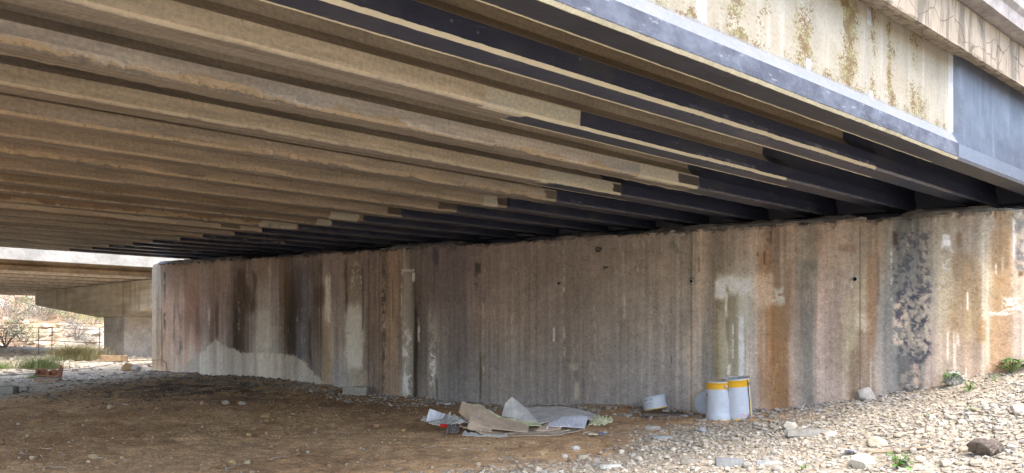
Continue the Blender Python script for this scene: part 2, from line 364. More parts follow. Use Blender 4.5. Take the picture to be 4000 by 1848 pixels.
# stains and patches, left to right
for a in [(640, 648, 1045, 1300, (60, 58, 55), .75, 3, 30, 4, (14, 8, .42, .12)), (628, 634, 1200, 1440, (90, 78, 66), .6, 3, 20, 5),
          (612, 624, 1150, 1400, (120, 112, 98), .6, 5, 40, 6), (676, 684, 1150, 1350, (110, 100, 92), .7, 4, 30, 4, (30, 3, .4, .2)), (690, 712, 1200, 1390, (105, 95, 88), .8, 4, 40, 6, (30, 4, .42, .2)),
          (735, 775, 1110, 1210, (120, 82, 58), .6, 14, 40, 10), (765, 778, 1190, 1300, (82, 72, 66), .5, 6, 25, 5),
          (812, 822, 1195, 1300, (165, 158, 146), .7, 2, 25, 3, (60, 6, .4, .1)), (840, 852, 1180, 1320, (55, 50, 48), .8, 4, 25, 5),
          (925, 960, 1055, 1200, (62, 48, 36), .85, 7, 22, 6), (955, 985, 1120, 1215, (60, 48, 38), .7, 6, 18, 10), (985, 1000, 1060, 1225, (58, 46, 36), .7, 6, 18, 8),
          (912, 940, 1200, 1370, (46, 38, 32), .85, 8, 22, 6), (928, 936, 1170, 1290, (150, 142, 130), .5, 2, 20, 4, (50, 8, .5, .1)),
          (1000, 1060, 1205, 1370, (152, 150, 140), .72, 12, 22, 8), (1048, 1056, 1030, 1190, (150, 140, 122), .6, 2, 18, 4), (1110, 1130, 1080, 1260, (70, 50, 30), .7, 8, 30, 8),
          (1122, 1155, 1220, 1380, (46, 40, 36), .8, 7, 25, 6), (1160, 1180, 1040, 1260, (62, 56, 56), .6, 6, 30, 12), (1205, 1218, 1240, 1430, (52, 46, 44), .85, 5, 30, 6),
          (1230, 1262, 1120, 1200, (68, 56, 46), .8, 8, 25, 14), (1248, 1260, 1020, 1075, (66, 56, 48), .7, 6, 15, 8),
          (1270, 1292, 1080, 1270, (166, 160, 148), .85, 4, 15, 4, None, 0, .3), (1262, 1290, 1250, 1500, (120, 102, 74), .6, 6, 20, 5), (1284, 1291, 1200, 1260, (210, 205, 195), .7, 1.5, 12, 2, (60, 20, .45, .1)),
          (1346, 1356, 1010, 1200, (64, 52, 40), .85, 4, 25, 4), (1362, 1412, 1030, 1190, (100, 88, 68), .6, 6, 30, 5), (1370, 1412, 1030, 1140, (158, 152, 140), .6, 3, 20, 5, (28, 26, .5, .08)),
          (1352, 1418, 1195, 1440, (160, 160, 152), .85, 9, 18, 10), (1365, 1400, 1440, 1520, (122, 114, 98), .7, 6, 12, 5), (1412, 1419, 1030, 1290, (58, 50, 42), .7, 2, 20, 4),
          (1438, 1443, 1010, 1600, (62, 52, 44), .6, 2, 20, 5, (4, 1.2, .4, .2)), (1455, 1462, 1010, 1600, (70, 60, 52), .55, 2, 20, 6, (4, 1.2, .4, .2)),
          (1492, 1506, 1000, 1560, (60, 52, 44), .75, 3, 30, 4, (20, 7, .38, .2)), (1490, 1506, 1090, 1300, (150, 138, 120), .6, 2, 20, 3, (40, 24, .52, .08)), (1478, 1484, 1000, 1560, (72, 62, 54), .6, 2, 30, 4),
          (1532, 1538, 1080, 1260, (70, 58, 46), .5, 3, 30, 4), (1568, 1616, 1060, 1560, (120, 116, 106), .55, 3, 20, 3), (1572, 1608, 1300, 1540, (175, 178, 184), .7, 4, 40, 4, (26, 12, .46, .12)),
          (1566, 1571, 1050, 1280, (205, 200, 190), .6, 1.5, 14, 2, (50, 16, .45, .1)), (1612, 1620, 1065, 1100, (225, 220, 210), .85, 2, 8, 4), (1570, 1618, 1052, 1060, (190, 184, 172), .6, 2, 3, 3),
          (1619, 1630, 1200, 1560, (38, 32, 28), .9, 3, 25, 4), (1632, 1640, 1240, 1340, (190, 186, 178), .75, 2, 14, 3, (50, 12, .42, .1)), (1672, 1706, 1220, 1510, (138, 134, 126), .6, 5, 30, 4, (34, 16, .44, .12)),
          (1678, 1702, 1380, 1500, (188, 190, 194), .7, 3, 20, 3, (34, 14, .5, .1)), (1702, 1712, 1480, 1560, (58, 52, 48), .7, 3, 15, 3), (1692, 1716, 965, 1035, (52, 50, 54), .75, 5, 15, 6),
          (1856, 1878, 1025, 1065, (46, 44, 42), .9, 3, 8, 4), (1852, 1882, 1060, 1120, (62, 58, 54), .7, 4, 14, 5, (30, 10, .42, .12)), (1862, 1900, 1120, 1190, (88, 84, 84), .5, 8, 20, 6),
          (1873, 1882, 1380, 1560, (66, 56, 42), .85, 2, 18, 3), (1884, 1893, 1150, 1500, (150, 142, 134), .6, 2, 20, 3, (60, 8, .5, .1)), (1784, 1790, 1380, 1440, (72, 66, 60), .6, 2, 12, 2),
          (2325, 2350, 965, 985, (30, 28, 28), .95, 4, 4, 6, (30, 30, .42, .06)), (2352, 2372, 1040, 1048, (34, 32, 32), .95, 3, 3, 6), (2160, 2166, 1280, 1335, (175, 182, 205), .9, 1.5, 6, 2),
          (2156, 2160, 1310, 1322, (50, 50, 62), .8, 2, 3, 2), (2318, 2326, 1180, 1500, (140, 136, 132), .5, 2, 20, 3, (40, 10, .46, .1)), (2198, 2206, 1050, 1400, (170, 158, 134), .6, 1.6, 16, 2, (50, 12, .5, .08)),
          (2245, 2262, 1490, 1560, (160, 144, 118), .6, 5, 14, 4), (2225, 2260, 1420, 1445, (150, 136, 116), .5, 6, 6, 6), (2435, 2441, 1150, 1240, (160, 150, 136), .6, 1.5, 8, 2), (2430, 2436, 980, 1070, (150, 138, 120), .55, 2, 10, 2),
          (2610, 2700, 930, 990, (82, 88, 66), .6, 14, 14, 12, (26, 22, .46, .12)), (2728, 2734, 1000, 1060, (96, 58, 36), .8, 2, 8, 3), (2560, 2640, 1020, 1160, (140, 124, 104), .35, 30, 40, 20),
          (2698, 2704, 880, 1620, (84, 72, 62), .7, 1.6, 4, 2), (2620, 2626, 1390, 1420, (60, 50, 44), .8, 2, 5, 2), (2690, 2712, 1085, 1110, (62, 56, 54), .7, 7, 7, 5),
          (2782, 2802, 1010, 1110, (96, 84, 62), .5, 7, 26, 8), (2768, 2778, 1330, 1480, (112, 110, 116), .7, 5, 30, 4), (2790, 2812, 1170, 1500, (106, 92, 62), .6, 7, 25, 6), (2806, 2832, 1220, 1500, (142, 134, 112), .55, 6, 24, 5),
          (2800, 2946, 1078, 1160, (188, 190, 182), .85, 16, 22, 20), (2796, 2832, 1090, 1160, (200, 202, 196), .75, 9, 14, 8), (2862, 2940, 1010, 1080, (140, 136, 122), .5, 14, 20, 14), (2832, 2846, 1120, 1230, (104, 92, 72), .8, 6, 18, 8),
          (2834, 2842, 1150, 1240, (196, 194, 184), .8, 3, 12, 3), (2838, 2850, 1240, 1330, (92, 88, 74), .7, 4, 14, 4), (2846, 2890, 1160, 1480, (112, 102, 74), .6, 9, 24, 8), (2860, 2866, 1260, 1420, (190, 192, 190), .75, 1.6, 14, 2, (40, 12, .42, .1)),
          (2882, 2930, 1150, 1300, (156, 156, 146), .7, 10, 22, 8), (2886, 2906, 1240, 1500, (186, 190, 192), .9, 4, 20, 5), (2843, 2852, 1425, 1462, (222, 220, 214), .8, 2, 6, 3), (2945, 3022, 1070, 1200, (182, 160, 138), .8, 13, 20, 9),
          (3016, 3062, 1120, 1190, (176, 178, 170), .75, 9, 14, 10, (20, 18, .4, .1)), (2984, 2992, 985, 1035, (82, 48, 30), .85, 3, 7, 4), (2958, 2966, 985, 1000, (84, 52, 34), .8, 3, 4, 3), (3008, 3014, 900, 950, (74, 60, 48), .8, 1.5, 6, 2), (2992, 3004, 932, 942, (84, 70, 58), .8, 3, 3, 2),
          (3004, 3014, 1200, 1400, (170, 106, 48), .85, 5, 30, 4), (3012, 3078, 1190, 1330, (124, 94, 58), .85, 8, 18, 8), (3012, 3070, 1320, 1580, (128, 92, 48), .75, 9, 25, 8), (3070, 3100, 1020, 1280, (118, 92, 70), .55, 9, 40, 8),
          (3132, 3184, 1015, 1060, (96, 96, 84), .65, 10, 10, 10), (3128, 3160, 1060, 1140, (98, 96, 84), .7, 8, 16, 8, (12, 6, .38, .16)), (3140, 3178, 1190, 1560, (100, 98, 92), .6, 9, 30, 9), (3150, 3180, 1540, 1590, (88, 88, 86), .6, 8, 8, 5), (3168, 3173, 1120, 1220, (86, 74, 66), .6, 2, 10, 2),
          (3090, 3128, 1240, 1500, (150, 142, 132), .35, 10, 30, 8), (3196, 3216, 900, 1000, (136, 106, 80), .5, 7, 20, 6), (3275, 3345, 955, 985, (126, 98, 76), .65, 10, 8, 10), (3290, 3330, 1150, 1270, (150, 138, 108), .6, 12, 18, 12), (3340, 3395, 1130, 1180, (168, 154, 124), .65, 10, 10, 12),
          (3345, 3400, 1220, 1290, (190, 176, 148), .8, 9, 11, 12, (9, 9, .34, .14)), (3310, 3350, 1290, 1370, (160, 148, 112), .6, 12, 14, 12), (3325, 3372, 1370, 1450, (112, 88, 58), .6, 12, 14, 10, (14, 10, .4, .14)), (3385, 3420, 1000, 1330, (138, 104, 70), .6, 9, 36, 7),
          (3324, 3330, 1040, 1130, (196, 190, 180), .6, 2, 10, 8, (20, 10, .4, .1)), (3356, 3362, 880, 1600, (92, 80, 68), .75, 1.6, 4, 2), (3400, 3406, 1400, 1540, (190, 182, 168), .55, 2, 18, 3), (3424, 3434, 1000, 1180, (70, 66, 60), .5, 5, 26, 5),
          (3484, 3510, 1200, 1520, (104, 112, 108), .55, 8, 30, 7), (3486, 3506, 905, 960, (62, 46, 36), .85, 5, 9, 6), (3545, 3580, 900, 990, (188, 150, 120), .8, 6, 14, 6, (10, 8, .38, .1)),
          (3488, 3630, 890, 1130, (62, 66, 74), .8, 9, 20, 8, (36, 20, .53, .06)), (3492, 3545, 1180, 1350, (196, 168, 142), .9, 6, 12, 8, (22, 9, .44, .04)), (3500, 3636, 1110, 1400, (52, 56, 70), .88, 9, 20, 10, (30, 16, .53, .06)), (3555, 3625, 1130, 1420, (44, 47, 62), .9, 8, 20, 8, (26, 15, .49, .06)),
          (3520, 3640, 1150, 1360, (160, 146, 124), .8, 9, 16, 10, (44, 26, .49, .06)), (3505, 3600, 1380, 1520, (74, 76, 78), .8, 9, 20, 8, (24, 15, .5, .05)), (3575, 3600, 1380, 1480, (40, 42, 54), .8, 6, 16, 6, (28, 20, .46, .06)), (3570, 3590, 1420, 1510, (182, 152, 128), .7, 5, 12, 4, (16, 9, .42, .08)),
          (3478, 3486, 960, 1180, (206, 200, 190), .6, 1.6, 14, 2, (50, 20, .52, .06)), (3636, 3642, 1300, 1540, (132, 110, 108), .6, 2, 18, 2), (3680, 3706, 920, 968, (214, 214, 216), .9, 5, 9, 5, None, 0, -.4), (3676, 3725, 970, 1060, (190, 190, 192), .7, 8, 12, 12, (30, 14, .56, .05)),
          (3735, 3755, 900, 960, (110, 84, 58), .8, 6, 12, 8), (3720, 3808, 985, 1110, (122, 102, 74), .75, 14, 22, 14), (3760, 3800, 1030, 1110, (152, 122, 80), .5, 10, 14, 8), (3708, 3740, 1200, 1330, (140, 108, 66), .6, 12, 24, 14, (12, 8, .4, .12)),
          (3700, 3708, 1300, 1420, (212, 206, 190), .75, 2, 18, 3, (22, 9, .42, .06)), (3722, 3732, 1290, 1440, (222, 216, 205), .5, 2.5, 16, 6), (3734, 3744, 1300, 1350, (220, 214, 205), .5, 2.5, 10, 8), (3770, 3776, 1440, 1500, (226, 222, 214), .5, 2, 6, 3), (3778, 3782, 1140, 1210, (220, 214, 204), .8, 1.6, 8, 2),
          (3836, 3846, 850, 1500, (178, 170, 152), .55, 6, 20, 4), (3852, 3862, 1060, 1420, (200, 186, 158), .7, 4, 20, 3), (3810, 3850, 1250, 1340, (146, 108, 54), .65, 8, 14, 14, (14, 14, .46, .1)), (3868, 3945, 905, 1060, (124, 100, 68), .8, 9, 14, 8), (3868, 3950, 1060, 1180, (150, 124, 88), .5, 9, 14, 8, (8, 8, .35, .2)),
          (3870, 3955, 1150, 1400, (158, 128, 84), .5, 9, 24, 8, (6, 4, .35, .2)), (3868, 3950, 1205, 1230, (205, 200, 196), .8, 6, 6, 8, (18, 26, .46, .06)), (3915, 3990, 1165, 1235, (216, 208, 198), .8, 6, 10, 10, (22, 16, .52, .04)), (3888, 3894, 1030, 1070, (214, 206, 190), .8, 2, 6, 3), (3916, 3922, 1000, 1060, (200, 190, 172), .7, 2, 8, 3),
          (3956, 3966, 850, 1010, (200, 200, 202), .7, 2.5, 12, 4), (3964, 4010, 860, 910, (92, 92, 92), .8, 6, 10, 8, (12, 8, .4, .1)), (3968, 4010, 940, 1060, (92, 90, 90), .85, 8, 14, 8, (20, 14, .52, .05)), (3975, 3998, 1060, 1080, (96, 62, 34), .8, 6, 4, 5)]:
    stain(*a)
# pale trowelled mortar patch at the left foot
poly = np.array([(716, 1452), (763, 1376), (800, 1370), (815, 1348), (846, 1326), (872, 1350), (912, 1360), (940, 1376), (1060, 1380), (1150, 1388), (1190, 1412), (1222, 1452), (1262, 1494)], float)
yt = np.interp(px + (fbm(u * 8, z * 8, 3, 91) - .5) * 14, poly[:, 0], poly[:, 1], left=3000, right=3000) + (fbm(u * 30, z * 2, 3, 92) - .5) * 7
k = sstep(py + (fbm(u * 40, z * 40, 3, 94) - .5) * 16, yt - 4, yt + 5)[:, None] * .80
pc = np.array([150, 144, 134.])[None] * (1 + .16 * (fbm(u * 9, z * .7, 3, 93) - .5)[:, None] * 2) * (1 - .10 * sstep(px, 1000, 1250)[:, None])
wc = wc * (1 - k) + k * pc
speck = sstep(fbm(u * 40, z * 40, 2, 95), .74, .78) * sstep(px, 700, 900); wc = wc * (1 - .10 * speck[:, None])
drip = sstep(fbm(u * 60, z * 7, 2, 96), .76, .84) * sstep(fbm(u * 2, z * 2, 2, 97), .45, .6); wc = wc * (1 - .22 * drip[:, None]) + .22 * drip[:, None] * np.array([178, 170, 156.])
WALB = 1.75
wl = srgb(np.clip(wc, 8, 235)); wl = wl * (1.26 - .50 * sstep(px, 2300, 3700))[:, None]; ds = (.24 + .10 * np.exp(-((px - 750) / 60) ** 2))[:, None]; wl = wl * (1 + (1 - sstep(px, 650, 800))[:, None] * np.array([-.42, -.47, -.52])); wl = (wl - .0) * (1 - ds) + ds * wl.mean(1, keepdims=True) * np.array([1.0, 1.0, 1.02]); walb = np.clip(wl * WALB, .012, .72)  # colour scaled along the wall to offset its light, raised mid, lowered right
dn = (fbm(u * 3, z * 3, 3, 98) - .5) * .012 + (fbm(u * 14, z * 14, 2, 99) - .5) * .002 - .03 * sstep(hh, .985, 1.0) * vn(u * 25, u * 0, 3) - .02 * sstep(fbm(u * 12, z * 6, 3, 88), .6, .7) * sstep(hh, .95, 1.0)
Vf = np.stack([Q0[0] + u * Wn[0] + dn * Nn[0], Q0[1] + u * Wn[1] + dn * Nn[1], z], 1)
nu, nh = len(ug), len(hg); Ff = grid_faces(nu, nh)
ex = []; exf = []          # top, back, ends
nV = len(Vf); topi = np.arange(nu) * nh + nh - 1
Vt = Vf[topi].copy(); Vt[:, :2] -= 1.1 * Nn[None]; Vb = Vt.copy(); Vb[:, 2] = zb
V = np.concatenate([Vf, Vt, Vb]); i = np.arange(nu - 1)
F2 = np.stack([topi[:-1], nV + i, nV + i + 1, topi[1:]], 1); F3 = np.stack([nV + i, nV + nu + i, nV + nu + i + 1, nV + i + 1], 1)
F4 = np.array([[topi[-1], nV + nu - 1, nV + 2 * nu - 1, (nu - 1) * nh], [0, nV + nu, nV, topi[0]]])
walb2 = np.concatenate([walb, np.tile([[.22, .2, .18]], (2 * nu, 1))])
m = MT('stained_wall_concrete', .9, .25); o = m.obj(); g1 = m.noise(o, 60, 4, .6); g2 = m.noise(o, 14, 5, .6)
stk = m.noise(o, 1, 3, .6, scale3=(34, 34, 1.5))
v = m.mul(m.mul(m.vc(g1, .82, 1.18), m.vc(g2, .90, 1.10)), m.vc(stk, .95, 1.05)); v = m.mul(v, m.ss(m.vor(o, 22), .04, .09, .72, 1.0))
m.color(m.mix(1.0, m.attr('Col'), mono(m, v), 'MULTIPLY')); m.bump(m.add(g1, m.mul(g2, .6)), .5, .008)
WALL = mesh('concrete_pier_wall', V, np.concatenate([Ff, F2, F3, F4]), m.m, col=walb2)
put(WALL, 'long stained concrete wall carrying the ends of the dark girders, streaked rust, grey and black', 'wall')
# weep pipes in the wall
M_pipe = simple('pipe_grey', (.35, .34, .32), .7); M_dark = simple('pipe_hole', (.01, .01, .01), .9, bump=0)
for (x_, y_) in ((2186, 1107), (2702, 1100), (3340, 1091)):
    uu, zz = wall_pt(x_, y_); V = []; Fc = []
    for r_, n_ in ((.026, -.01), (.026, .025), (.020, .025), (.020, .012)):
        for j in range(14): a = j * 2 * math.pi / 14; V.append(UN(uu + r_ * math.cos(a), n_, zz + r_ * math.sin(a)))
    for q in range(3):
        for j in range(14): Fc.append((q * 14 + j, q * 14 + (j + 1) % 14, q * 14 + 14 + (j + 1) % 14, q * 14 + 14 + j))
    p_ = mesh('weep_pipe', V, Fc, M_pipe, parent=WALL)
    mesh('pipe_opening', V[42:56], [tuple(range(14))], M_dark, parent=p_)

# ---------------------------------------------------------------- girders
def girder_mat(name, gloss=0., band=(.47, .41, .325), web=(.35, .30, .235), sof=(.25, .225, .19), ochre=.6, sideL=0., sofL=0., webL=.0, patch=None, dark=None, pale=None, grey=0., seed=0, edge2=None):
    m = MT(name, .85, .3); uv, l, s = m.uvxy(); off = m.t.nodes.new('ShaderNodeMapping'); m.t.links.new(uv, off.inputs[0]); off.inputs['Location'].default_value = (seed * 3.7, seed * 1.3, 0); P = off.outputs[0]
    nb = m.noise(P, 3, 5, .6, scale3=(.5, 4, 1)); nf = m.noise(P, 40, 4, .65); ns = m.noise(P, 1, 3, .6, scale3=(50, 3, 1)); ne = m.noise(P, 9, 5, .65)
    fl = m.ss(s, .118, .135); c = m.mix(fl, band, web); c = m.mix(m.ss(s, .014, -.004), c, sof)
    if grey: c = m.mix(m.mul(m.mul(m.ss(m.noise(P, .8, 3), .4, .6), m.ss(s, .12, .1)), m.ss(s, .0, .02, 0, grey)), c, (.40, .39, .37))
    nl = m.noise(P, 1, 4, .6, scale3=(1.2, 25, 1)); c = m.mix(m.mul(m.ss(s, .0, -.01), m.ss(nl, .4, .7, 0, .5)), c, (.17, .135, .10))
    v = m.mul(m.mul(m.vc(nb, .76, 1.2), m.vc(nf, .82, 1.18)), m.vc(ns, .95, 1.05)); c = m.mix(1.0, c, mono(m, v), 'MULTIPLY')
    pits = m.mul(m.ss(m.vor(P, 16), .10, .06), m.ss(m.noise(P, 5, 2), .5, .62)); c = m.mix(m.mul(pits, .6), c, (.08, .06, .045))
    if ochre:
        lim = m.add(.003, m.mul(m.ss(m.noise(P, 1, 5, .65, scale3=(1.8, .3, 1)), .42, .62), .085 * ochre)); em = m.ss(m.sub(s, m.mul(m.sub(m.noise(P, 22, 5, .7), .5), .12)), lim, m.sub(lim, .004)); em = m.mul(em, m.ss(s, -.012, -.004))
        oc = m.mix(m.noise(P, 60, 3), (.38, .30, .20), (.53, .44, .31)); oc = m.mix(m.ss(m.noise(P, 25, 4, .7), .58, .66, 0, .8), oc, (.12, .075, .04)); c = m.mix(m.mul(em, min(1, .5 + ochre * .5)), c, oc)
    else:
        c = m.mix(m.mul(m.mul(m.ss(s, .022, .012), m.ss(s, -.012, -.004)), m.ss(ne, .35, .6, 0, .7)), c, (.55, .49, .38))
    jl = m.add(m.add(l, m.mul(m.sub(ne, .5), .10)), m.mul(m.sub(m.noise(P, 30, 4, .7), .5), .05)); blk = m.mix(m.noise(P, 6, 4), (.030, .034, .056), (.050, .058, .094)); blk = m.mix(m.ss(m.noise(P, 1, 5, .7, scale3=(5, 30, 1)), .57, .72, 0, .45), blk, (.17, .18, .21)); blk = m.mix(m.ss(m.noise(P, 2.2, 5, .65), .48, .66, 0, .5), blk, (.085, .085, .09)); blk = m.mix(m.ss(m.vor(P, 9), .10, .05, 0, .6), blk, (.25, .25, .26))
    pc = m.mix(m.noise(P, 12, 4), (.50, .46, .34), (.66, .61, .46)); nosof = m.ss(s, -.006, .0)
    if patch:
        k = m.mul(m.mul(m.ss(jl, patch[0] - .01, patch[0] + .01), m.ss(jl, patch[1] + .01, patch[1] - .01)), m.mul(m.ss(s, .125, .118), m.ss(s, -.07, -.05))); c = m.mix(k, c, m.mix(m.ss(nf, .4, .6), pc, (.44, .43, .38)))
    if dark:
        k = m.mul(m.mul(m.ss(jl, dark[0] - .008, dark[0] + .008), m.ss(jl, dark[1] + .008, dark[1] - .008)), m.mul(m.ss(s, .12, .11), m.ss(s, .02, .03))); c = m.mix(m.mul(k, dark[2]), c, (.06, .055, .05))
    se = m.add(s, m.mul(m.sub(m.noise(P, 26, 4, .7), .5), .010)); side = m.mul(m.ss(m.add(l, m.mul(m.sub(ne, .5), .03)), sideL - .004, sideL + .004), m.mul(m.ss(s, .13, .126), m.ss(se, .020, .024)))
    sof_ = m.mul(m.ss(m.add(l, m.mul(m.sub(ne, .5), .3 if sofL < -.1 else .03)), sofL - .01, sofL + .01), m.ss(s, -.004, -.008))
    wb_ = m.mul(m.ss(m.sub(l, m.mul(s, .12)), webL - .01, webL + .01), m.ss(s, .126, .13))
    if pale is not None:
        k = m.mul(m.mul(m.ss(jl, pale - .01, pale + .01), m.ss(jl, .02, .0)), m.mul(m.ss(s, .03, .024), m.ss(m.add(s, m.mul(m.sub(nf, .5), .012)), -.014, -.008))); c = m.mix(k, c, pc)
        k = m.mul(m.mul(m.ss(jl, pale - .01, pale + .01), m.ss(jl, .02, .0)), m.mul(m.ss(s, .142, .139), m.ss(m.add(s, m.mul(m.sub(nf, .5), .006)), .122, .125))); c = m.mix(m.mul(k, .8), c, pc)
        k = m.mul(m.ss(jl, pale, pale + .02), m.mul(m.ss(jl, .35, .30), m.ss(m.add(s, m.mul(m.sub(nf, .5), .012)), -.178, -.184))); c = m.mix(k, c, pc)
        sof_ = m.mul(sof_, m.ss(m.add(s, m.mul(m.sub(nf, .5), .012)), -.184, -.178)) if False else sof_
    allb = m.ss(jl, -.005, .005)
    K = m.mx(m.mx(side, sof_), m.mx(wb_, allb)); c = m.mix(K, c, blk)
    if pale is not None:
        k = m.mul(m.ss(jl, pale, pale + .02), m.mul(m.ss(jl, .35, .30), m.ss(m.add(s, m.mul(m.sub(nf, .5), .014)), -.168, -.174))); c = m.mix(k, c, pc); K = m.math('MULTIPLY', K, m.sub(1.0, k))
    ed = m.mul(allb, m.mul(m.ss(s, .018, .010), m.ss(s, -.008, -.002))); c = m.mix(m.mul(ed, m.ss(ne, .4, .6, .2, .7)), c, (.16, .16, .17))
    m.color(c); m.L(m.ss(K, 0, 1, .9, .16 if gloss else .34), m.b.inputs['Roughness']); m.L(m.ss(K, 0, 1, .25, .95 if gloss else .55), m.b.inputs['Specular IOR Level'])
    m.bump(m.add(m.mul(nf, .6), m.mul(ne, .5)), .35, .006); return m.m
def girder(name, w0, l0, l1, step, mat, zoff=0., off=0., H=.78, spall=.004, parent=None, seed=0, blk=0.0, frame=B, flare=True, sl=.18):
    segs = [(l0, -5, max(step, .08)), (-5, min(l1, 2.3), step)]
    if l1 > 2.3: segs.append((2.3, l1, .3))
    ls = axis(segs)
    bi = sstep(ls, blk - .04, blk + .16) if flare else 0 * ls
    rows_ = []; ss_ = []
    prof = [('w', H, .80), ('w', .45, .50), ('w', sl, .21), ('s', .118, .137), ('b', .113, .126), ('b', .085, .10), ('b', .05, .06), ('b', .018, .022), ('c', .0, -.002), ('m', .0, -.05), ('m', .0, -.10), ('m', .0, -.15), ('d', .0, -.186), ('e', .018, -.21), ('e', .11, -.32), ('t', .165, -.38), ('t', H, -.97)]
    wid = .198
    for t_, z_, s_ in prof:
        if t_ == 'w': ww = .058 + (.014 - .058) * bi
        elif t_ == 's': ww = .006 + .004 * bi
        elif t_ == 'b': ww = 0 * ls
        elif t_ == 'c': ww = .016 + 0 * ls
        elif t_ == 'm': ww = (.016 + (wid - .032) * (-s_ / .2)) + 0 * ls
        elif t_ == 'd': ww = wid - .016 + 0 * ls
        elif t_ == 'e': ww = wid + 0 * ls
        else: ww = wid - .058 + (.058 - .014) * bi
        zz = z_ + 0 * ls
        if t_ in 'bc': j = (fbm(ls * 14, z_ * 30 + 0 * ls, 3, 200 + seed) - .5) * spall * 2; q = sstep(fbm(ls * 1.5, 0 * ls, 3, 230 + seed), .5, .65) * (ls < blk) * spall * 3 * (fbm(ls * 25, 0 * ls + z_ * 20, 2, 260 + seed)); ww = ww + (j + q) * (0 if z_ > .08 else .15 if z_ > .04 else 1); zz = zz + (q if z_ < .03 else 0)
        if t_ in 'de': zz = zz + (fbm(ls * 14, 0 * ls, 3, 300 + seed) - .5) * spall; 
        zz = zz + (fbm(ls * .5, 0 * ls, 2, 320 + seed) - .5) * .006
        rows_.append(np.stack([ls, ww, zz], 1)); ss_.append(s_)
    A = np.stack(rows_, 1)                          # (nl, np, 3)
    L_ = A[..., 0] + off
    Pts = P0[None, None] + L_[..., None] * D + (w0 + A[..., 1])[..., None] * W; Pts[..., 2] += A[..., 2] + zoff
    uv = np.stack([A[..., 0], np.broadcast_to(np.array(ss_)[None], A.shape[:2])], -1)
    nl, npf = A.shape[:2]; Fc = grid_faces(nl, npf)
    me = mesh(name, Pts.reshape(-1, 3), Fc, mat, uv=uv.reshape(-1, 2), parent=parent)
    return me
bridge = put(empty('road_bridge', tuple(B(-2, 7, 0))), 'low concrete road bridge overhead with many parallel girders, its girder ends coated black', 'bridge')
def l_at(k, x, w_=None):
    kk = (x - CX) / F; A = P0 + (k * SP if w_ is None else w_) * W
    return (kk * A[1] - A[0]) / (D[0] - kk * D[1])
NG = 21
WK = [k * SP + (TS[k] if k < len(TS) else 0) for k in range(NG)]; OFF = [CS[k] if k < len(CS) else .12 + (.03 if k % 2 else -.02) for k in range(NG)]
LA = lambda k, x: l_at(k, x, WK[k]) - OFF[k]
special = {
    1: dict(ochre=0, sideL=-30, sofL=-30, webL=-.42, pale=-30, web=(.30, .24, .17)),
    2: dict(ochre=0, sideL=LA(2, 2268), sofL=LA(2, 2060), webL=-.28, pale=LA(2, 2040), patch=(LA(2, 1900), LA(2, 2262)), band=(.50, .43, .32)),
    3: dict(ochre=.8, grey=.8, sofL=0, patch=(LA(3, 2500), LA(3, 2650)), band=(.50, .45, .38), webL=-.1, dark=(LA(3, 2650), .0, .9), pale=LA(3, 2500)),
    4: dict(ochre=0, patch=(LA(4, 2110), LA(4, 2395)), sofL=LA(4, 2160), pale=LA(4, 2120), dark=(LA(4, 2395), 0, .95), band=(.48, .41, .30), webL=-.25),
    5: dict(ochre=.9, grey=.3, dark=(LA(5, 2130), 0, .7), webL=-.2, band=(.44, .37, .28)), 6: dict(ochre=.5, dark=(LA(6, 1945), 0, .85), patch=(LA(6, 1890), LA(6, 1945)), webL=-.2, band=(.41, .34, .25)),
    7: dict(ochre=.8, dark=(LA(7, 1714), 0, .7), webL=-.2, band=(.38, .31, .23)), 8: dict(ochre=.25, dark=(LA(8, 1514), 0, .8), webL=-.2, band=(.40, .33, .25)),
    9: dict(ochre=.2, patch=(LA(9, 1290), LA(9, 1405)), webL=-.2, band=(.3, .24, .17)), 10: dict(ochre=0, patch=(LA(10, 1240), LA(10, 1300)), band=(.28, .22, .16)), 11: dict(ochre=1., band=(.30, .22, .15), patch=(-.5, -.02)), 12: dict(ochre=.2, band=(.60, .52, .40), sof=(.22, .17, .12), dark=(-.55, -.3, .7))}
glabels = {1: 'girder coated black with pale mortar edges', 2: 'girder coated black only towards its end', 3: 'bare girder with greyish face and ochre spalled lower edge', 4: 'bare girder with pale mortar patch near its end'}
# outer girder
m = MT('outer_girder_concrete', .85, .3); uv, l, s = m.uvxy()
nb = m.noise(uv, 3, 5, .6, scale3=(1, 1.4, 1)); nf = m.noise(uv, 45, 5, .65); ne = m.noise(uv, 9, 5, .65); spk = m.noise(uv, 60, 4, .7); run = m.noise(uv, 1, 4, .6, scale3=(5.5, .5, 1))
web = m.mix(m.ss(nb, .35, .65), (.36, .33, .265), (.285, .255, .20)); web = m.mix(m.ss(m.noise(uv, 1, 3, .5, scale3=(14, .9, 1)), .5, .7, 0, .5), web, (.42, .41, .365))
lw = m.add(m.add(l, m.mul(m.sub(ne, .5), .10)), m.mul(m.sub(nb, .5), .35))
def run_mask(l0_, w_): return m.mul(m.ss(lw, l0_ - w_ * 2.1, l0_), m.ss(lw, l0_ + w_ * 2.1, l0_))
W0 = WK[0] + .058
mask = None
for x_, w_, st_ in ((2880, .09, 1.), (2985, .05, .5), (3140, .075, 1.), (3320, .10, 1.), (3410, .05, .7), (3480, .05, .8), (3580, .13, .75), (2650, .12, .5)):
    q = m.mul(m.mul(run_mask(l_at(0, x_, W0) - OFF[0], w_), m.ss(m.noise(uv, 1.3 + w_ * 9, 3), .33, .58, .25, 1)), st_); mask = q if mask is None else m.mx(mask, q)
low = m.mul(m.ss(m.add(s, m.mul(m.sub(ne, .5), .2)), .34, .22), m.ss(run, .40, .6, 0, .75)); mask = m.mx(mask, low)
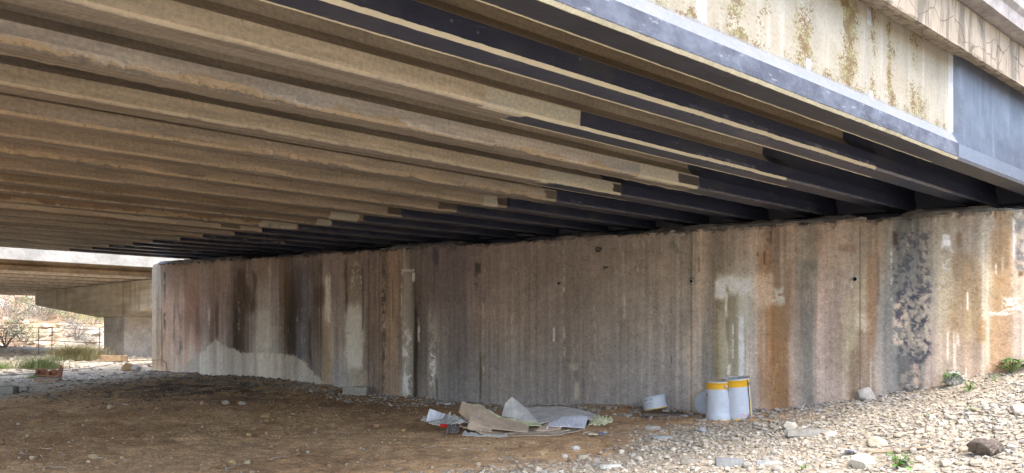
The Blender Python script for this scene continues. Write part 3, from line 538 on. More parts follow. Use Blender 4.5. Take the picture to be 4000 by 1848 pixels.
soft = m.mul(mask, m.ss(m.noise(uv, 1, 4, .6, scale3=(9, 2.5, 1)), .35, .65)); mask = m.ss(m.add(m.add(m.mul(spk, .9), m.mul(m.noise(uv, 14, 4, .6), .35)), m.mul(mask, .32)), .80, .86)
moss = m.mix(m.ss(m.noise(uv, 14, 4), .4, .6), (.17, .155, .045), (.13, .075, .03)); gst = m.mul(m.ss(m.noise(uv, 1, 5, .65, scale3=(5, 1.2, 1)), .50, .70), .55); web = m.mix(gst, web, (.22, .205, .17)); web = m.mix(m.mul(soft, .6), web, (.24, .21, .11)); web = m.mix(m.mul(mask, .85), web, moss)
patchy = None
for x_, w_, a_, b_ in ((2742, .045, .22, .62), (3160, .03, .19, .30), (3402, .035, .19, .27), (3395, .03, .68, .78)):
    lc = l_at(0, x_, W0) - OFF[0]; q = m.mul(m.mul(m.ss(m.add(l, m.mul(m.sub(ne, .5), .04)), lc - w_, lc - w_ * .7), m.ss(l, lc + w_, lc + w_ * .7)), m.mul(m.ss(s, a_, a_ + .015), m.ss(s, b_, b_ - .015))); patchy = q if patchy is None else m.mx(patchy, q)
web = m.mix(patchy, web, (.36, .38, .42))
c = m.mix(m.ss(m.add(s, m.mul(m.sub(ne, .5), .06)), .235, .20), web, m.mix(m.ss(nb, .35, .6), (.25, .258, .26), (.20, .215, .24)))            # white mortar fillet
side = m.mix(m.ss(m.noise(uv, 5, 5, .6), .4, .65), (.075, .084, .112), (.125, .142, .18)); side = m.mix(m.ss(m.noise(uv, 1, 4, .7, scale3=(9, 30, 1)), .58, .72, 0, .5), side, (.34, .36, .40))
c = m.mix(m.ss(s, .137, .132), c, side); pc = (.50, .46, .33)
c = m.mix(m.ss(m.add(s, m.mul(m.sub(nf, .5), .014)), .020, .015), c, pc)
blk = m.mix(m.noise(uv, 6, 4), (.030, .031, .040), (.052, .054, .066)); sofk = m.mul(m.ss(s, -.005, -.01), m.ss(m.add(s, m.mul(m.sub(nf, .5), .016)), -.178, -.172)); c = m.mix(sofk, c, blk)
end = m.ss(l, -.004, .004); eb = m.mix(m.ss(m.noise(uv, 2.4, 4, .6), .35, .7), (.062, .072, .095), (.11, .125, .155)); eb = m.mix(m.ss(m.noise(uv, 1, 4, .6, scale3=(12, 1.2, 1)), .5, .72, 0, .5), eb, (.17, .19, .23)); eb = m.mix(m.ss(s, .137, .12), eb, (.13, .15, .185)); eb = m.mix(m.ss(s, .0, -.006), eb, (.05, .05, .055)); c = m.mix(end, c, eb)
fin = m.mul(m.mul(m.ss(l, -.04, -.03), m.ss(l, .022, .014)), m.ss(s, .2, .22)); c = m.mix(m.mul(fin, m.ss(ne, .3, .5, .5, 1)), c, (.42, .43, .44))
c = m.mix(1.0, c, mono(m, m.mul(m.vc(nf, .88, 1.12), m.vc(nb, .9, 1.1))), 'MULTIPLY')
m.color(c); m.L(m.ss(m.mx(sofk, end), 0, 1, .88, .42), m.b.inputs['Roughness']); m.bump(m.add(m.mul(nf, .6), ne), .4, .006)
g0 = girder('girder', WK[0], LB, 3.2, .02, m.m, off=OFF[0], parent=bridge, seed=0, blk=-.02, sl=.205)
g0['label'] = 'outermost girder with pale mossy face and blue-grey lower edge'
base = [(.42, .37, .30), (.38, .335, .27), (.45, .40, .32), (.35, .31, .25)]
for k in range(1, NG):
    kw = special.get(k, dict(ochre=[.3, .1, .6, 0][k % 4], band=base[k % 4], sof=(.22, .19, .155), webL=-.2))
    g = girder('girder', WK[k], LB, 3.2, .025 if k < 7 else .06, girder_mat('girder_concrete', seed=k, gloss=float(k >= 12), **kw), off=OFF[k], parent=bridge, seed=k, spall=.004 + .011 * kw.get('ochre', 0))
    if k in glabels: g['label'] = glabels[k]
M_slab = simple('deck_underside', (.25, .185, .125), .9, var=.3, sc_=2)
Wl = WK[-1] + .3
def bframe(zz=0): return lambda a, b, n: B(n, a, b)
V, Fc = prism([(.02, .782), (Wl, .782), (Wl, .99), (.02, .99)], LB, 3.4, bframe()); mesh('deck_slab', V, Fc, M_slab, parent=bridge)
# overhanging slab edge with cracked pale face, coping and parapet
m = MT('edge_beam_concrete', .9, .2); o = m.obj(); nb = m.noise(o, 2.5, 5, .6); nf = m.noise(o, 40, 4); dr = m.noise(o, 1, 4, .65, scale3=(11, 11, 1.4))
c = m.mix(m.ss(nb, .4, .6), (.38, .325, .26), (.32, .27, .21)); c = m.mix(m.ss(dr, .46, .62, 0, .8), c, (.14, .125, .10)); cr = m.vor(m.noise(o, 3, 3, col=True), 1)
vd = m.t.nodes.new('ShaderNodeTexVoronoi'); vd.feature = 'DISTANCE_TO_EDGE'; vd.inputs['Scale'].default_value = 4.5; m.t.links.new(m.mix(.12, o, m.noise(o, 3, 3, col=True)), vd.inputs['Vector'])
c = m.mix(m.ss(vd.outputs[0], .02, .004, 0, .7), c, (.10, .075, .06)); c = m.mix(m.ss(nf, .62, .7, 0, .5), c, (.2, .18, .12)); m.color(c); m.bump(m.add(nf, nb), .5, .01); M_edge = m.m
ls = axis([(LB, -4, .3), (-4, 3.4, .03)]); prof = [(.05, .778), (-.07, .745), (-.09, .722), (-.125, .718), (-.125, .735), (-.127, .84), (-.129, .93), (-.132, 1.02), (.05, 1.03)]
A = []
for j, (a_, b_) in enumerate(prof):
    jit = (fbm(ls * 6, 0 * ls + j, 4, 400) - .5) * (.03 if 1 <= j <= 3 else .006); A.append(np.stack([ls, a_ + jit, b_ + jit * .6], 1))
A = np.stack(A, 1); Pts = P0 + A[..., :1] * D + (A[..., 1:2] + WK[0] + .02) * W; Pts[..., 2] += A[..., 2]
mesh('slab_edge_beam', Pts.reshape(-1, 3), grid_faces(len(ls), len(prof)), M_edge, parent=bridge)
M_par = simple('parapet_grey', (.30, .28, .27), .9, var=.3, sc_=3)
V, Fc = prism([(-.22, 1.03), (-.22, 1.13), (-.25, 1.16), (-.28, 1.75), (-.06, 1.75), (-.02, 1.03)], LB, 3.4, lambda a, b, n: B(n, a + WK[0], b)); mesh('parapet', V, Fc, M_par, parent=bridge)
# added diaphragm between girder ends above the wall, blocks light from behind
M_blk = MT('black_coated_concrete', .45, .5); o = M_blk.obj(); M_blk.color(M_blk.mix(M_blk.noise(o, 5, 5), (.030, .034, .056), (.050, .058, .094))); M_blk = M_blk.m
for k in range(NG - 1):
    V, Fc = prism([(WK[k] + .184, .03), (WK[k + 1] + .014, .03), (WK[k + 1] + .014, .779), (WK[k] + .184, .779)], 2.45, 2.75, bframe())
    sk = .40 * (k * 0); V = [v for v in V]; mesh('diaphragm', V, Fc, M_blk, parent=bridge)
# crumbled mortar lying along the wall head (bearing rubble)
protos = []
import bmesh
for i_ in range(10):
    bm = bmesh.new(); r_ = random.Random(i_)
    for _ in range(13):
        v_ = Vector((r_.gauss(0, 1), r_.gauss(0, 1), r_.gauss(0, 1))).normalized() * r_.uniform(.75, 1.05); bm.verts.new((v_.x * 1.0, v_.y * .8, v_.z * .62))
    bmesh.ops.convex_hull(bm, input=bm.verts); bmesh.ops.delete(bm, geom=[v for v in bm.verts if not v.link_faces], context='VERTS'); bmesh.ops.triangulate(bm, faces=bm.faces); bm.verts.index_update()
    protos.append((np.array([v.co[:] for v in bm.verts]), np.array([[v.index for v in f.verts] for f in bm.faces]))); bm.free()
def scatter(name, pts, sizes, colors, mat, flat=1.0, label=None, cat=None, kind='stuff', group=None, sink=.3, parent=None):
    Vs = []; Fs = []; Cs = []; off = 0; pick = RNG.integers(0, len(protos), len(pts)); ang = RNG.uniform(0, 2 * np.pi, (len(pts), 3)); st = RNG.uniform(.7, 1.35, (len(pts), 3))
    for i_ in range(len(pts)):
        pv, pf = protos[pick[i_]]; a, b, c_ = ang[i_]; b = (b - np.pi) * .12; c_ = (c_ - np.pi) * .12
        Rm = np.array(Euler((b, c_, a)).to_matrix()); v_ = (pv * st[i_] * np.array([1, 1, flat])) @ Rm.T * sizes[i_] * .5
        Vs.append(v_ + pts[i_] + np.array([0, 0, sizes[i_] * .5 * .62 * flat * (1 - sink * 2)])); Fs.append(pf + off); off += len(pv); Cs.append(np.tile(colors[i_], (len(pv), 1)))
    o_ = mesh(name, np.concatenate(Vs), np.concatenate(Fs), mat, col=np.concatenate(Cs), parent=parent); put(o_, label, cat, group, kind); return o_
m = MT('stone_surface', .92, .2); o = m.obj(); n1 = m.noise(o, 30, 5, .65); n2 = m.noise(o, 140, 3); m.color(m.mix(1.0, m.attr('Col'), mono(m, m.mul(m.vc(n1, .78, 1.2), m.vc(n2, .88, 1.12))), 'MULTIPLY')); m.bump(n1, .5, .004); M_stone = m.m
us = RNG.uniform(-1, UEND, 900); ns = -RNG.uniform(0, .5, 900) ** 1.2; pts = np.array([UN(a, b, wtop(a) - .015) for a, b in zip(us, ns)])
rub = scatter('mortar_rubble', pts, RNG.uniform(.03, .11, 900) * (.6 + .8 * vn(us * 3, us * 0, 2)), np.outer(RNG.uniform(.5, 1.1, 900), [.22, .205, .185]), M_stone, flat=.6)
put(rub, 'crumbled grey mortar lying along the head of the stained wall', 'rubble')
# mortar bedding: a lumpy band on the wall head under the girder ends, and an added dark strip behind it that stops light
M_mort = simple('bearing_mortar', (.24, .23, .215), .9, var=.4, sc_=12)
ub = np.linspace(-2.5, UEND - .05, 700); prof = [(-.03, 0), (-.06, .5), (-.14, .85), (-.25, 1.), (-.45, 1.), (-.6, 0)]
G = np.zeros((len(ub), len(prof), 3))
for j, (n_, h_) in enumerate(prof):
    lump = .055 + .07 * sstep(fbm(ub * 1.4, 0 * ub + j * .2, 2, 520), .4, .62) + .03 * (fbm(ub * 14, 0 * ub + j, 3, 521) - .5)
    nn = n_ - .05 * vn(ub * 9, 0 * ub + j, 522); G[:, j, 0] = Q0[0] + ub * Wn[0] + nn * Nn[0]; G[:, j, 1] = Q0[1] + ub * Wn[1] + nn * Nn[1]; G[:, j, 2] = wtop(ub) - .02 + lump * h_
mesh('mortar_bed', G.reshape(-1, 3), grid_faces(len(ub), len(prof)), M_mort, parent=WALL)
V, Fc = prism([(-3, -.3), (UEND + .02, -.3), (UEND + .02, .9), (-3, .9)], -.85, -1.08, lambda a, b, n: UN(a, n, wtop(a) + b)); mesh('light_stop_upstand', V, Fc, M_blk, parent=WALL)

# added unseen support at the cut-off end, open columns so light passes under
sup = put(empty('bridge_pier', tuple(B(-6.6, 7, -1))), 'added unseen concrete bent of open columns and cap carrying the near bridge at its left end', 'bridge pier')
V, Fc = prism([(-.3, -.45), (14.8, -.45), (14.8, -.02), (-.3, -.02)], -6.85, -6.4, bframe()); SUPV = [(V, Fc)]
mesh('pier_cap', V, Fc, M_slab, parent=sup)
for w_ in (1.2, 7.2, 13.2):
    V, Fc = prism([(w_ - .35, -3.4), (w_ + .35, -3.4), (w_ + .35, -.44), (w_ - .35, -.44)], -6.8, -6.45, bframe()); mesh('pier_column', V, Fc, M_slab, parent=sup)
# ---------------------------------------------------------------- second bridge beyond the gap
br2 = put(empty('far_bridge', tuple(B(-1, 20, 0))), 'second low bridge beyond the gap, with a pale sunlit edge and brown girders', 'bridge')
m2 = simple('far_fascia', (.34, .325, .29), .85, var=.22, sc_=3)
def z2(w_, l_): return 1.87 - (P0[2] + .0349 * w_)      # offset that levels the soffit
V, Fc = prism([(0, 0), (.25, 0), (.25, .9), (0, .9)], -12, 5.5, lambda a, b, n: B(n, 17.95 + a, b + .02)); mesh('edge_girder', V, Fc, m2, parent=br2)
mg = simple('far_girder_concrete', (.34, .255, .165), .9, var=.3, sc_=2); mgl = simple('girder_lower_edge', (.58, .50, .40), .9)
for k in range(9):
    w_ = 19.05 + 1.08 * k; zo = z2(w_, 0)
    V, Fc = prism([(0, .012), (.02, 0), (.3, 0), (.32, .012), (.32, .14), (.24, .2), (.24, .85), (.08, .85), (.08, .2), (0, .14)], -12, 5.8, lambda a, b, n: B(n, w_ + a, b + zo)); g = mesh('girder', V, Fc, mg, parent=br2); V, Fc = prism([(-.012, -.025), (.332, -.025), (.332, .03), (-.012, .03)], -12, 5.8, lambda a, b, n: B(n, w_ + a, b + zo)); mesh('girder_flange', V, Fc, mgl, parent=br2)
V, Fc = prism([(18.2, .86), (29.5, .86), (29.5, 1.1), (18.2, 1.1)], -12, 5.8, lambda a, b, n: B(n, a, b + z2(a, 0))); mesh('deck_slab', V, Fc, mg, parent=br2)
# T-shaped pier
m = MT('board_marked_concrete', .9, .2); o = m.obj(); n1 = m.noise(o, 3, 5); bd = m.noise(o, 1, 2, .5, scale3=(.7, .7, 9)); st = m.noise(o, 1, 4, .6, scale3=(3, 3, .3))
c = m.mix(m.ss(bd, .35, .65), (.44, .39, .30), (.34, .295, .22)); c = m.mix(m.ss(st, .55, .7, 0, .6), c, (.22, .15, .09)); c = m.mix(1.0, c, mono(m, m.vc(n1, .82, 1.15)), 'MULTIPLY'); m.color(c); m.bump(m.add(bd, n1), .4, .02); M_cap = m.m
pier = put(empty('bridge_pier', tuple(UN(20.2, -2.6, .0))), 'T-shaped concrete pier with a tapered cap carrying the far bridge', 'bridge pier')
V, Fc = prism([(24.75, 1.86), (24.75, 1.45), (20.9, .97), (19.6, .97), (15.6, 1.45), (15.6, 1.86)], -1.9, -3.3, lambda a, b, n: UN(a, n, b)); mesh('pier_cap', V, Fc, M_cap, parent=pier)
V, Fc = prism([(20.8, -.6), (20.8, .968), (19.72, .968), (19.72, -.6)], -2.0, -3.1, lambda a, b, n: UN(a, n, b)); mesh('pier_column', V, Fc, simple('column_concrete', (.36, .32, .27), .9, var=.3, sc_=2), parent=pier)

# ---------------------------------------------------------------- gravel, pebbles, rubble
def ground_pts(N, u0_, u1_, n0_, n1_, power=1.0):
    uu = RNG.uniform(u0_, u1_, N); nn = n0_ + (n1_ - n0_) * RNG.uniform(0, 1, N) ** power; p = Q0[None] + uu[:, None] * Wn + nn[:, None] * Nn
    k = p[:, 1] > 2.0; p = p[k]; z_ = zg(p[:, 0], p[:, 1]); return np.stack([p[:, 0], p[:, 1], z_], 1), uu[k], nn[k]
def vis(P): x = CX + F * P[:, 0] / P[:, 1]; y = CY - F * P[:, 2] / P[:, 1]; return (x > -250) & (x < 4250) & (y < 1990)
pal = np.array([(.56, .505, .40), (.62, .565, .46), (.50, .435, .335), (.42, .395, .345), (.40, .37, .33), (.56, .50, .41), (.48, .41, .31), (.62, .58, .50)])
palb = np.array([(.36, .25, .15), (.42, .31, .19), (.28, .19, .12), (.46, .37, .26), (.33, .23, .16), (.36, .32, .26)])
P_, uu, nn = ground_pts(62000, -2.5, 6.5, .0, 6.5); k = vis(P_) & (RNG.uniform(0, 1, len(P_)) < (gravel_mask(P_[:, 0], P_[:, 1]) * (1 - .85 * dirt_band(P_[:, 0], P_[:, 1])) * (.5 + .5 * sstep(fbm(P_[:, 0] * 2.2, P_[:, 1] * 2.2, 3, 120), .3, .55)))); P_ = P_[k]
sz = .018 + .032 * RNG.uniform(0, 1, len(P_)) ** 1.9 + .016 * sstep(fbm(P_[:, 0] * 1.5, P_[:, 1] * 1.5, 3, 121), .5, .7) * RNG.uniform(0, 1.5, len(P_))
print('gravel', len(P_))
put(scatter('gravel', P_, sz, pal[RNG.integers(0, 8, len(P_))] * RNG.uniform(.48, .82, (len(P_), 1)), M_stone, flat=.85), 'pale crushed stone gravel covering the bank on the right', 'gravel')
P_, uu, nn = ground_pts(30000, 1.0, 15.5, .0, 7.0); gmk = gravel_mask(P_[:, 0], P_[:, 1]); k = vis(P_) & (RNG.uniform(0, 1, len(P_)) < (1 - gmk) * (.10 + .55 * sstep(fbm(P_[:, 0] * 1.6, P_[:, 1] * 1.6, 3, 130), .5, .68))); P_ = P_[k]
print('pebbles', len(P_))
put(scatter('pebbles', P_, .010 + .035 * RNG.uniform(0, 1, len(P_)) ** 3.2, palb[RNG.integers(0, 6, len(P_))] * RNG.uniform(.6, 1.2, (len(P_), 1)), M_stone, flat=.8), 'small brown pebbles strewn over the ochre dirt floor', 'pebbles')
P_, uu, nn = ground_pts(3200, 1.0, UEND, .0, .75, 1.8); k = vis(P_); P_ = P_[k]; uu = uu[k]
put(scatter('wall_foot_rubble', P_, .02 + .07 * RNG.uniform(0, 1, len(P_)) ** 2.5, np.outer(RNG.uniform(.45, 1.1, len(P_)), [.42, .40, .37]) * (1 - .45 * sstep(uu, 9, 11) * (1 - sstep(uu, 12.8, 13.6)))[:, None], M_stone, flat=.7), 'broken grey mortar chips heaped along the foot of the stained wall', 'rubble')
P_, uu, nn = ground_pts(9000, 8.5, 15, .3, 4.0); am = np.exp(-((uu - 11.3) / 2.4) ** 2 - ((nn - 1.5) / 1.4) ** 2); k = vis(P_) & (RNG.uniform(0, 1, len(P_)) < am); P_ = P_[k]
put(scatter('ash_debris', P_, .015 + .06 * RNG.uniform(0, 1, len(P_)) ** 3, np.outer(RNG.uniform(.5, 1.6, len(P_)), [.17, .14, .115]), M_stone, flat=.6), 'dark burnt chips and ash spread before the left part of the wall', 'ash')
P_ = []; 
while len(P_) < 1600:
    x_ = random.uniform(-40, 640); d_ = random.uniform(13.5, 27); X_ = (x_ - 2000) / 2800 * d_; u_, n_ = UNof(np.array([X_]), np.array([d_]))
    if u_[0] > 13.6: P_.append((X_, d_, float(zg(X_, d_))))
P_ = np.array(P_); put(scatter('bank_stones', P_, .04 + .10 * RNG.uniform(0, 1, len(P_)) ** 3, pal[RNG.integers(0, 8, len(P_))] * RNG.uniform(.7, 1.1, (len(P_), 1)), M_stone, flat=.7), 'light stones strewn over the sunlit soil past the wall end', 'stones')
hp = []
while len(hp) < 900:
    X_ = random.uniform(-36, -12); Y_ = random.uniform(26, 44); hp.append((X_, Y_, float(zg(X_, Y_))))
hp = np.array(hp); put(scatter('hillside_rocks', hp, .2 + .8 * RNG.uniform(0, 1, len(hp)) ** 3, np.array([(.62, .5, .36), (.5, .36, .24), (.68, .6, .5)])[RNG.integers(0, 3, len(hp))] * RNG.uniform(.6, 1.1, (len(hp), 1)), M_stone), 'tan rocks studding the far sunlit hillside', 'rocks')

# single stones
def stone(px, py, size, colr, name='stone', flat=.75, label=None, cat='stone', group=None, elong=1.0, rz=None, rough=.0, sub=2, sink=.18):
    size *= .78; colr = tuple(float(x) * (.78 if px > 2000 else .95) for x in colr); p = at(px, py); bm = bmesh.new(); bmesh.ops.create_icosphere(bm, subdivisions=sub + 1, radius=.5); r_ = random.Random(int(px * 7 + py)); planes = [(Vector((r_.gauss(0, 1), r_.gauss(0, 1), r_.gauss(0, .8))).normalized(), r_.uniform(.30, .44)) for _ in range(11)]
    for v_ in bm.verts:
        for n_, d_ in planes:
            q = v_.co.dot(n_)
            if q > d_: v_.co -= n_ * (q - d_) * .92
        v_.co *= 1 + rough * (float(vn(v_.co.x * 9 + 5, v_.co.y * 9 + v_.co.z * 7, 3)) - .5)
        v_.co.x *= elong; v_.co.z *= flat
    me = bpy.data.meshes.new(name); bm.to_mesh(me); bm.free(); me.materials.append(simple_c(colr)); o_ = bpy.data.objects.new(name, me); C.objects.link(o_)
    s_ = size; o_.scale = (s_, s_, s_); o_.rotation_euler = (r_.uniform(-.15, .15), r_.uniform(-.15, .15), r_.uniform(-.7, .7) if rz is None else rz); o_.location = (p[0], p[1], p[2] + s_ * flat * (.5 - sink)); me.polygons.foreach_set('use_smooth', np.zeros(len(me.polygons), bool))
    return put(o_, label, cat, group)
_sc = {}
def simple_c(c, var=.22, sc_=18):
    k_ = tuple(round(float(x), 3) for x in c)
    if k_ not in _sc: _sc[k_] = simple('rock_surface', k_, .92, .2, var, sc_, .6)
    return _sc[k_]
ST = [(1038, 1632, .115, (.36, .25, .12), 'largest ochre boulder half sunk in the dirt, dark hollow on its left'), (1042, 1647, .07, (.38, .27, .12), 'small ochre cobble touching the front of the largest sunken boulder'),
      (1470, 1672, .10, (.36, .22, .13), 'brown cobble in open dirt left of the cardboard heap, larger of a close pair'), (1577, 1686, .07, (.44, .29, .14), 'ochre wedge-shaped stone nearest the left of the cardboard heap'),
      (435, 1598, .13, (.42, .34, .25), 'pale tan cobble in brown dirt on the left, biggest stone there'), (905, 1815, .075, (.48, .36, .18), 'yellowish cobble at the bottom left, left one of a touching-distance pair'), (965, 1812, .065, (.50, .41, .27), 'cream cobble at the bottom left, right one of a pair'),
      (127, 1795, .07, (.52, .42, .27), 'squarish cream cobble in the bottom left corner'), (372, 1788, .09, (.42, .33, .19), 'long flat tan stone with a pale twig beneath it'), (972, 1702, .06, (.52, .40, .20), 'oval yellow stone alone in the middle of the dirt floor'),
      (945, 1582, .13, (.46, .43, .38), 'pale broken slab piece near the ash, right of a reddish stone'), (882, 1578, .14, (.44, .40, .34), 'flat pale rock at the edge of the ash'), (790, 1580, .10, (.42, .26, .19), 'reddish stone at the edge of the ash'),
      (3380, 1562, .25, (.50, .48, .44), 'large pale grey rock against the foot of the wall under the black peeling patch'), (3085, 1680, .17, (.60, .56, .47), 'cream boulder on the gravel right of the yellow cans'),
      (3370, 1830, .17, (.66, .62, .53), 'large cream rock at the bottom beside the green weed'), (3850, 1775, .19, (.17, .14, .115), 'dark brown clod lying in the gravel at lower right'), (3245, 1702, .09, (.66, .62, .52), 'pale cube-like stone at the right end of the long grey slab'),
      (2740, 1690, .11, (.46, .47, .48), 'blue-grey stone in gravel in front of the cans'), (3560, 1528, .16, (.30, .28, .26), 'dark grey lump of concrete by the nettle at the wall foot'), (3450, 1545, .12, (.48, .46, .42), 'flat grey chip of stone leaning near the wall foot'),
      (3730, 1500, .22, (.52, .50, .46), 'white-grey block of stone behind the nettle clump'), (2250, 1760, .09, (.66, .64, .58), 'whitish stone in a small patch of cream chips'), (2208, 1788, .055, (.66, .64, .6), 'small white stone below the patch of cream chips'),
      (2770, 1795, .05, (.62, .58, .5), 'white pebble in front of the cans'), (3420, 1745, .13, (.62, .55, .42), 'sandy rock above the long dry stick'), (3980, 1620, .14, (.62, .58, .5), 'pale rock near the right border, up the gravel bank'),
      (500, 1447, .30, (.50, .36, .22), 'tan rock beside the striped plank by the wall end'), (535, 1450, .26, (.44, .40, .36), 'grey rock nearest the striped plank by the wall end')]
for a in ST:
    big = a[2]; stone(a[0], a[1], a[2], a[3], label=a[4], group='single stones lying about', flat=.62 if 'flat' in a[4] or 'slab' in a[4] else .8, elong=1.5 if ('long' in a[4] or 'clod' in a[4] or 'largest' in a[4]) else 1.1, rough=.35 if 'clod' in a[4] or 'lump' in a[4] else .08, sub=3)
# unnamed loose stones: alike apart from where they lie
rs = random.Random(3)
cnt = 0
while cnt < 120:
    x_ = rs.uniform(0, 2500); y_ = rs.uniform(1590, 1840)
    p = at(x_, y_)
    if float(gravel_mask(p[0], p[1])) > .3 or (1650 < x_ < 2420 and y_ < 1730): continue
    stone(x_, y_, rs.choice([.025, .03, .035, .045, .06]), palb[rs.randrange(6)] * rs.uniform(.8, 1.25), label='small rounded brown stone loose on the dirt floor', group='small stones on the dirt floor', sub=1); cnt += 1
cnt = 0
while cnt < 110:
    x_ = rs.uniform(2100, 4000); y_ = rs.uniform(1560, 1845); p = at(x_, y_)
    if float(gravel_mask(p[0], p[1])) < .6: continue
    stone(x_, y_, rs.choice([.045, .055, .065, .085]), pal[rs.randrange(8)] * rs.uniform(.85, 1.1), label='fist-sized angular cream stone among the gravel', group='larger stones in the gravel', sub=1); cnt += 1

# ---------------------------------------------------------------- flat slabs, blocks
def slab(px, py, L_, Wd, H_, rz, colr, label, cat='slab', name='concrete_slab', tilt=0., chip=.24):
    L_ *= .8; Wd *= .8; colr = tuple(x * .62 for x in colr); p = at(px, py); bm = bmesh.new(); bmesh.ops.create_cube(bm, size=1); bmesh.ops.subdivide_edges(bm, edges=bm.edges, cuts=5, use_grid_fill=True); r_ = random.Random(int(px + py))
    for v_ in bm.verts:
        a = 1 + chip * (float(vn(v_.co.x * 3 + 9, v_.co.y * 3, int(px) % 50)) - .5) * 2; v_.co.x *= L_ * a; v_.co.y *= Wd * (1 + chip * 1.5 * (float(vn(v_.co.x * 5, 2, int(py) % 50)) - .5)); v_.co.z = v_.co.z * H_ + (float(vn(v_.co.x * 14, v_.co.y * 14, 3)) - .5) * H_ * .25
    me = bpy.data.meshes.new(name); bm.to_mesh(me); bm.free(); me.materials.append(simple_c(colr)); o_ = bpy.data.objects.new(name, me); C.objects.link(o_); o_.location = (p[0], p[1], p[2] + H_ * .42); o_.rotation_euler = (tilt, tilt * .4, rz); return put(o_, label, cat)
slab(3150, 1702, .36, .10, .05, .05, (.44, .42, .37), 'long pale slab of stone lying in the gravel below the wall')
slab(2590, 1715, .18, .07, .03, -.25, (.46, .48, .50), 'thin blue-grey strip of concrete in the gravel in front of the small cut can', name='concrete_strip')
slab(2850, 1820, .19, .09, .05, -.1, (.36, .37, .37), 'dark grey concrete bar at the bottom edge below the cans', name='concrete_bar')
slab(2700, 1808, .16, .05, .03, .05, (.40, .37, .31), 'thin brownish stone bar left of the dark grey bar', name='concrete_bar')
slab(3000, 1812, .18, .06, .02, .05, (.50, .51, .50), 'thin grey flake of concrete right of the dark grey bar', name='concrete_flake')
slab(2385, 1830, .17, .045, .03, .35, (.68, .68, .62), 'whitish stick-like stone shard at the bottom centre', name='stone_shard')
slab(2550, 1677, .16, .06, .035, .0, (.48, .45, .40), 'grey-tan flat slab in dirt just below the cut can')
slab(2745, 1645, .20, .08, .02, -.15, (.42, .37, .30), 'flat tan chip in the dirt left of the front yellow-banded can', name='stone_flake')
slab(2600, 1622, .55, .26, .03, -.08, (.20, .16, .13), 'brown dried plate of mortar under and beside the cut can', name='mortar_plate', tilt=.05)
slab(18, 1538, .42, .3, .12, .1, (.40, .40, .38), 'grey concrete block cut off by the left border', name='concrete_block')
slab(445, 1412, .60, .40, .15, .12, (.46, .33, .20), 'flat sandstone slab lying on the sunlit soil', name='sandstone_slab', chip=.3)
slab(205, 1552, .3, .14, .02, .0, (.24, .22, .20), 'thin dark grey slate in the shade near the left border', name='slate')
slab(185, 1490, .48, .25, .05, .15, (.62, .46, .32), 'pale tan board lying under the broken red block', name='broken_board', tilt=.15)
slab(2275, 1790, .10, .05, .03, .4, (.56, .50, .38), 'pale cracked lump at the bottom centre', name='mortar_lump')
slab(1390, 1540, .42, .14, .12, -.1, (.50, .49, .46), 'grey mortar-crusted block against the wall foot by the white streaks', name='mortar_block')
# red hollow clay block
p = at(188, 1474); rb = put(empty('clay_block', tuple(p)), 'broken red hollow clay block on the sunlit soil', 'clay block')
mr = simple('terracotta', (.34, .17, .11), .85, var=.3, sc_=9)
V, Fc = prism([(-.20, 0), (.20, 0), (.21, .20), (.16, .25), (.13, .15), (.05, .17), (-.03, .12), (-.09, .17), (-.19, .16)], .06, .09, lambda a, b, n: np.array([a, n, b])); mesh('block_shell', V, Fc, mr, parent=rb); rb.rotation_euler = (-.15, .05, .2)
V, Fc = merge([box((0, 0, .015), (.42, .2, .03)), prism([(-.09, 0), (.09, 0), (.07, .11), (-.05, .15)], -.20, -.18, lambda a, b, n: np.array([n, a, b])), prism([(-.09, 0), (.09, 0), (.09, .19), (-.02, .13)], .18, .20, lambda a, b, n: np.array([n, a, b])), box((.02, 0, .06), (.015, .16, .09))]); mesh('block_web', V, Fc, mr, parent=rb)
# striped plank
p = at(560, 1432); V, Fc = box((0, 0, .05), (.75, .14, .04)); sp_ = mesh('striped_plank', V, Fc, None); sp_.location = tuple(p); sp_.rotation_euler = (0, -.08, .1)
m = MT('white_red_paint', .6, .3); o = m.obj(); sx = m.t.nodes.new('ShaderNodeSeparateXYZ'); m.t.links.new(o, sx.inputs[0]); m.color(m.mix(m.ss(sx.outputs[2], .034, .038), (.5, .12, .08), (.75, .72, .68))); sp_.data.materials.append(m.m); put(sp_, 'white plank with red lower edge leaning near the wall end', 'plank')

# ---------------------------------------------------------------- cans
def can_mat(H_, R_):
    m = MT('painted_tin', .38, .5); o = m.obj(); sx = m.t.nodes.new('ShaderNodeSeparateXYZ'); m.t.links.new(o, sx.inputs[0]); zz = sx.outputs[2]
    n1 = m.noise(o, 14, 4); n2 = m.noise(o, 60, 3)
    c = m.mix(m.vc(n1, 0, 1), (.44, .49, .57), (.50, .55, .62)); c = m.mix(m.ss(zz, H_ * .80, H_ * .803), c, (.66, .36, .012)); c = m.mix(m.ss(zz, H_ * .965, H_ * .968), c, (.5, .5, .48)); c = m.mix(m.ss(zz, H_ * .028, H_ * .025), c, (.80, .46, .02)); c = m.mix(m.mul(m.ss(n2, .60, .70), m.ss(zz, H_ * .3, 0, .08, .6)), c, (.24, .19, .14))
    m.color(c); m.bump(n1, .15, .01); return m.m
M_tin = simple('bare_tin', (.45, .45, .44), .4, .5, metallic=.6); M_in = simple('grey_residue', (.30, .31, .32), .7, var=.4, sc_=20)
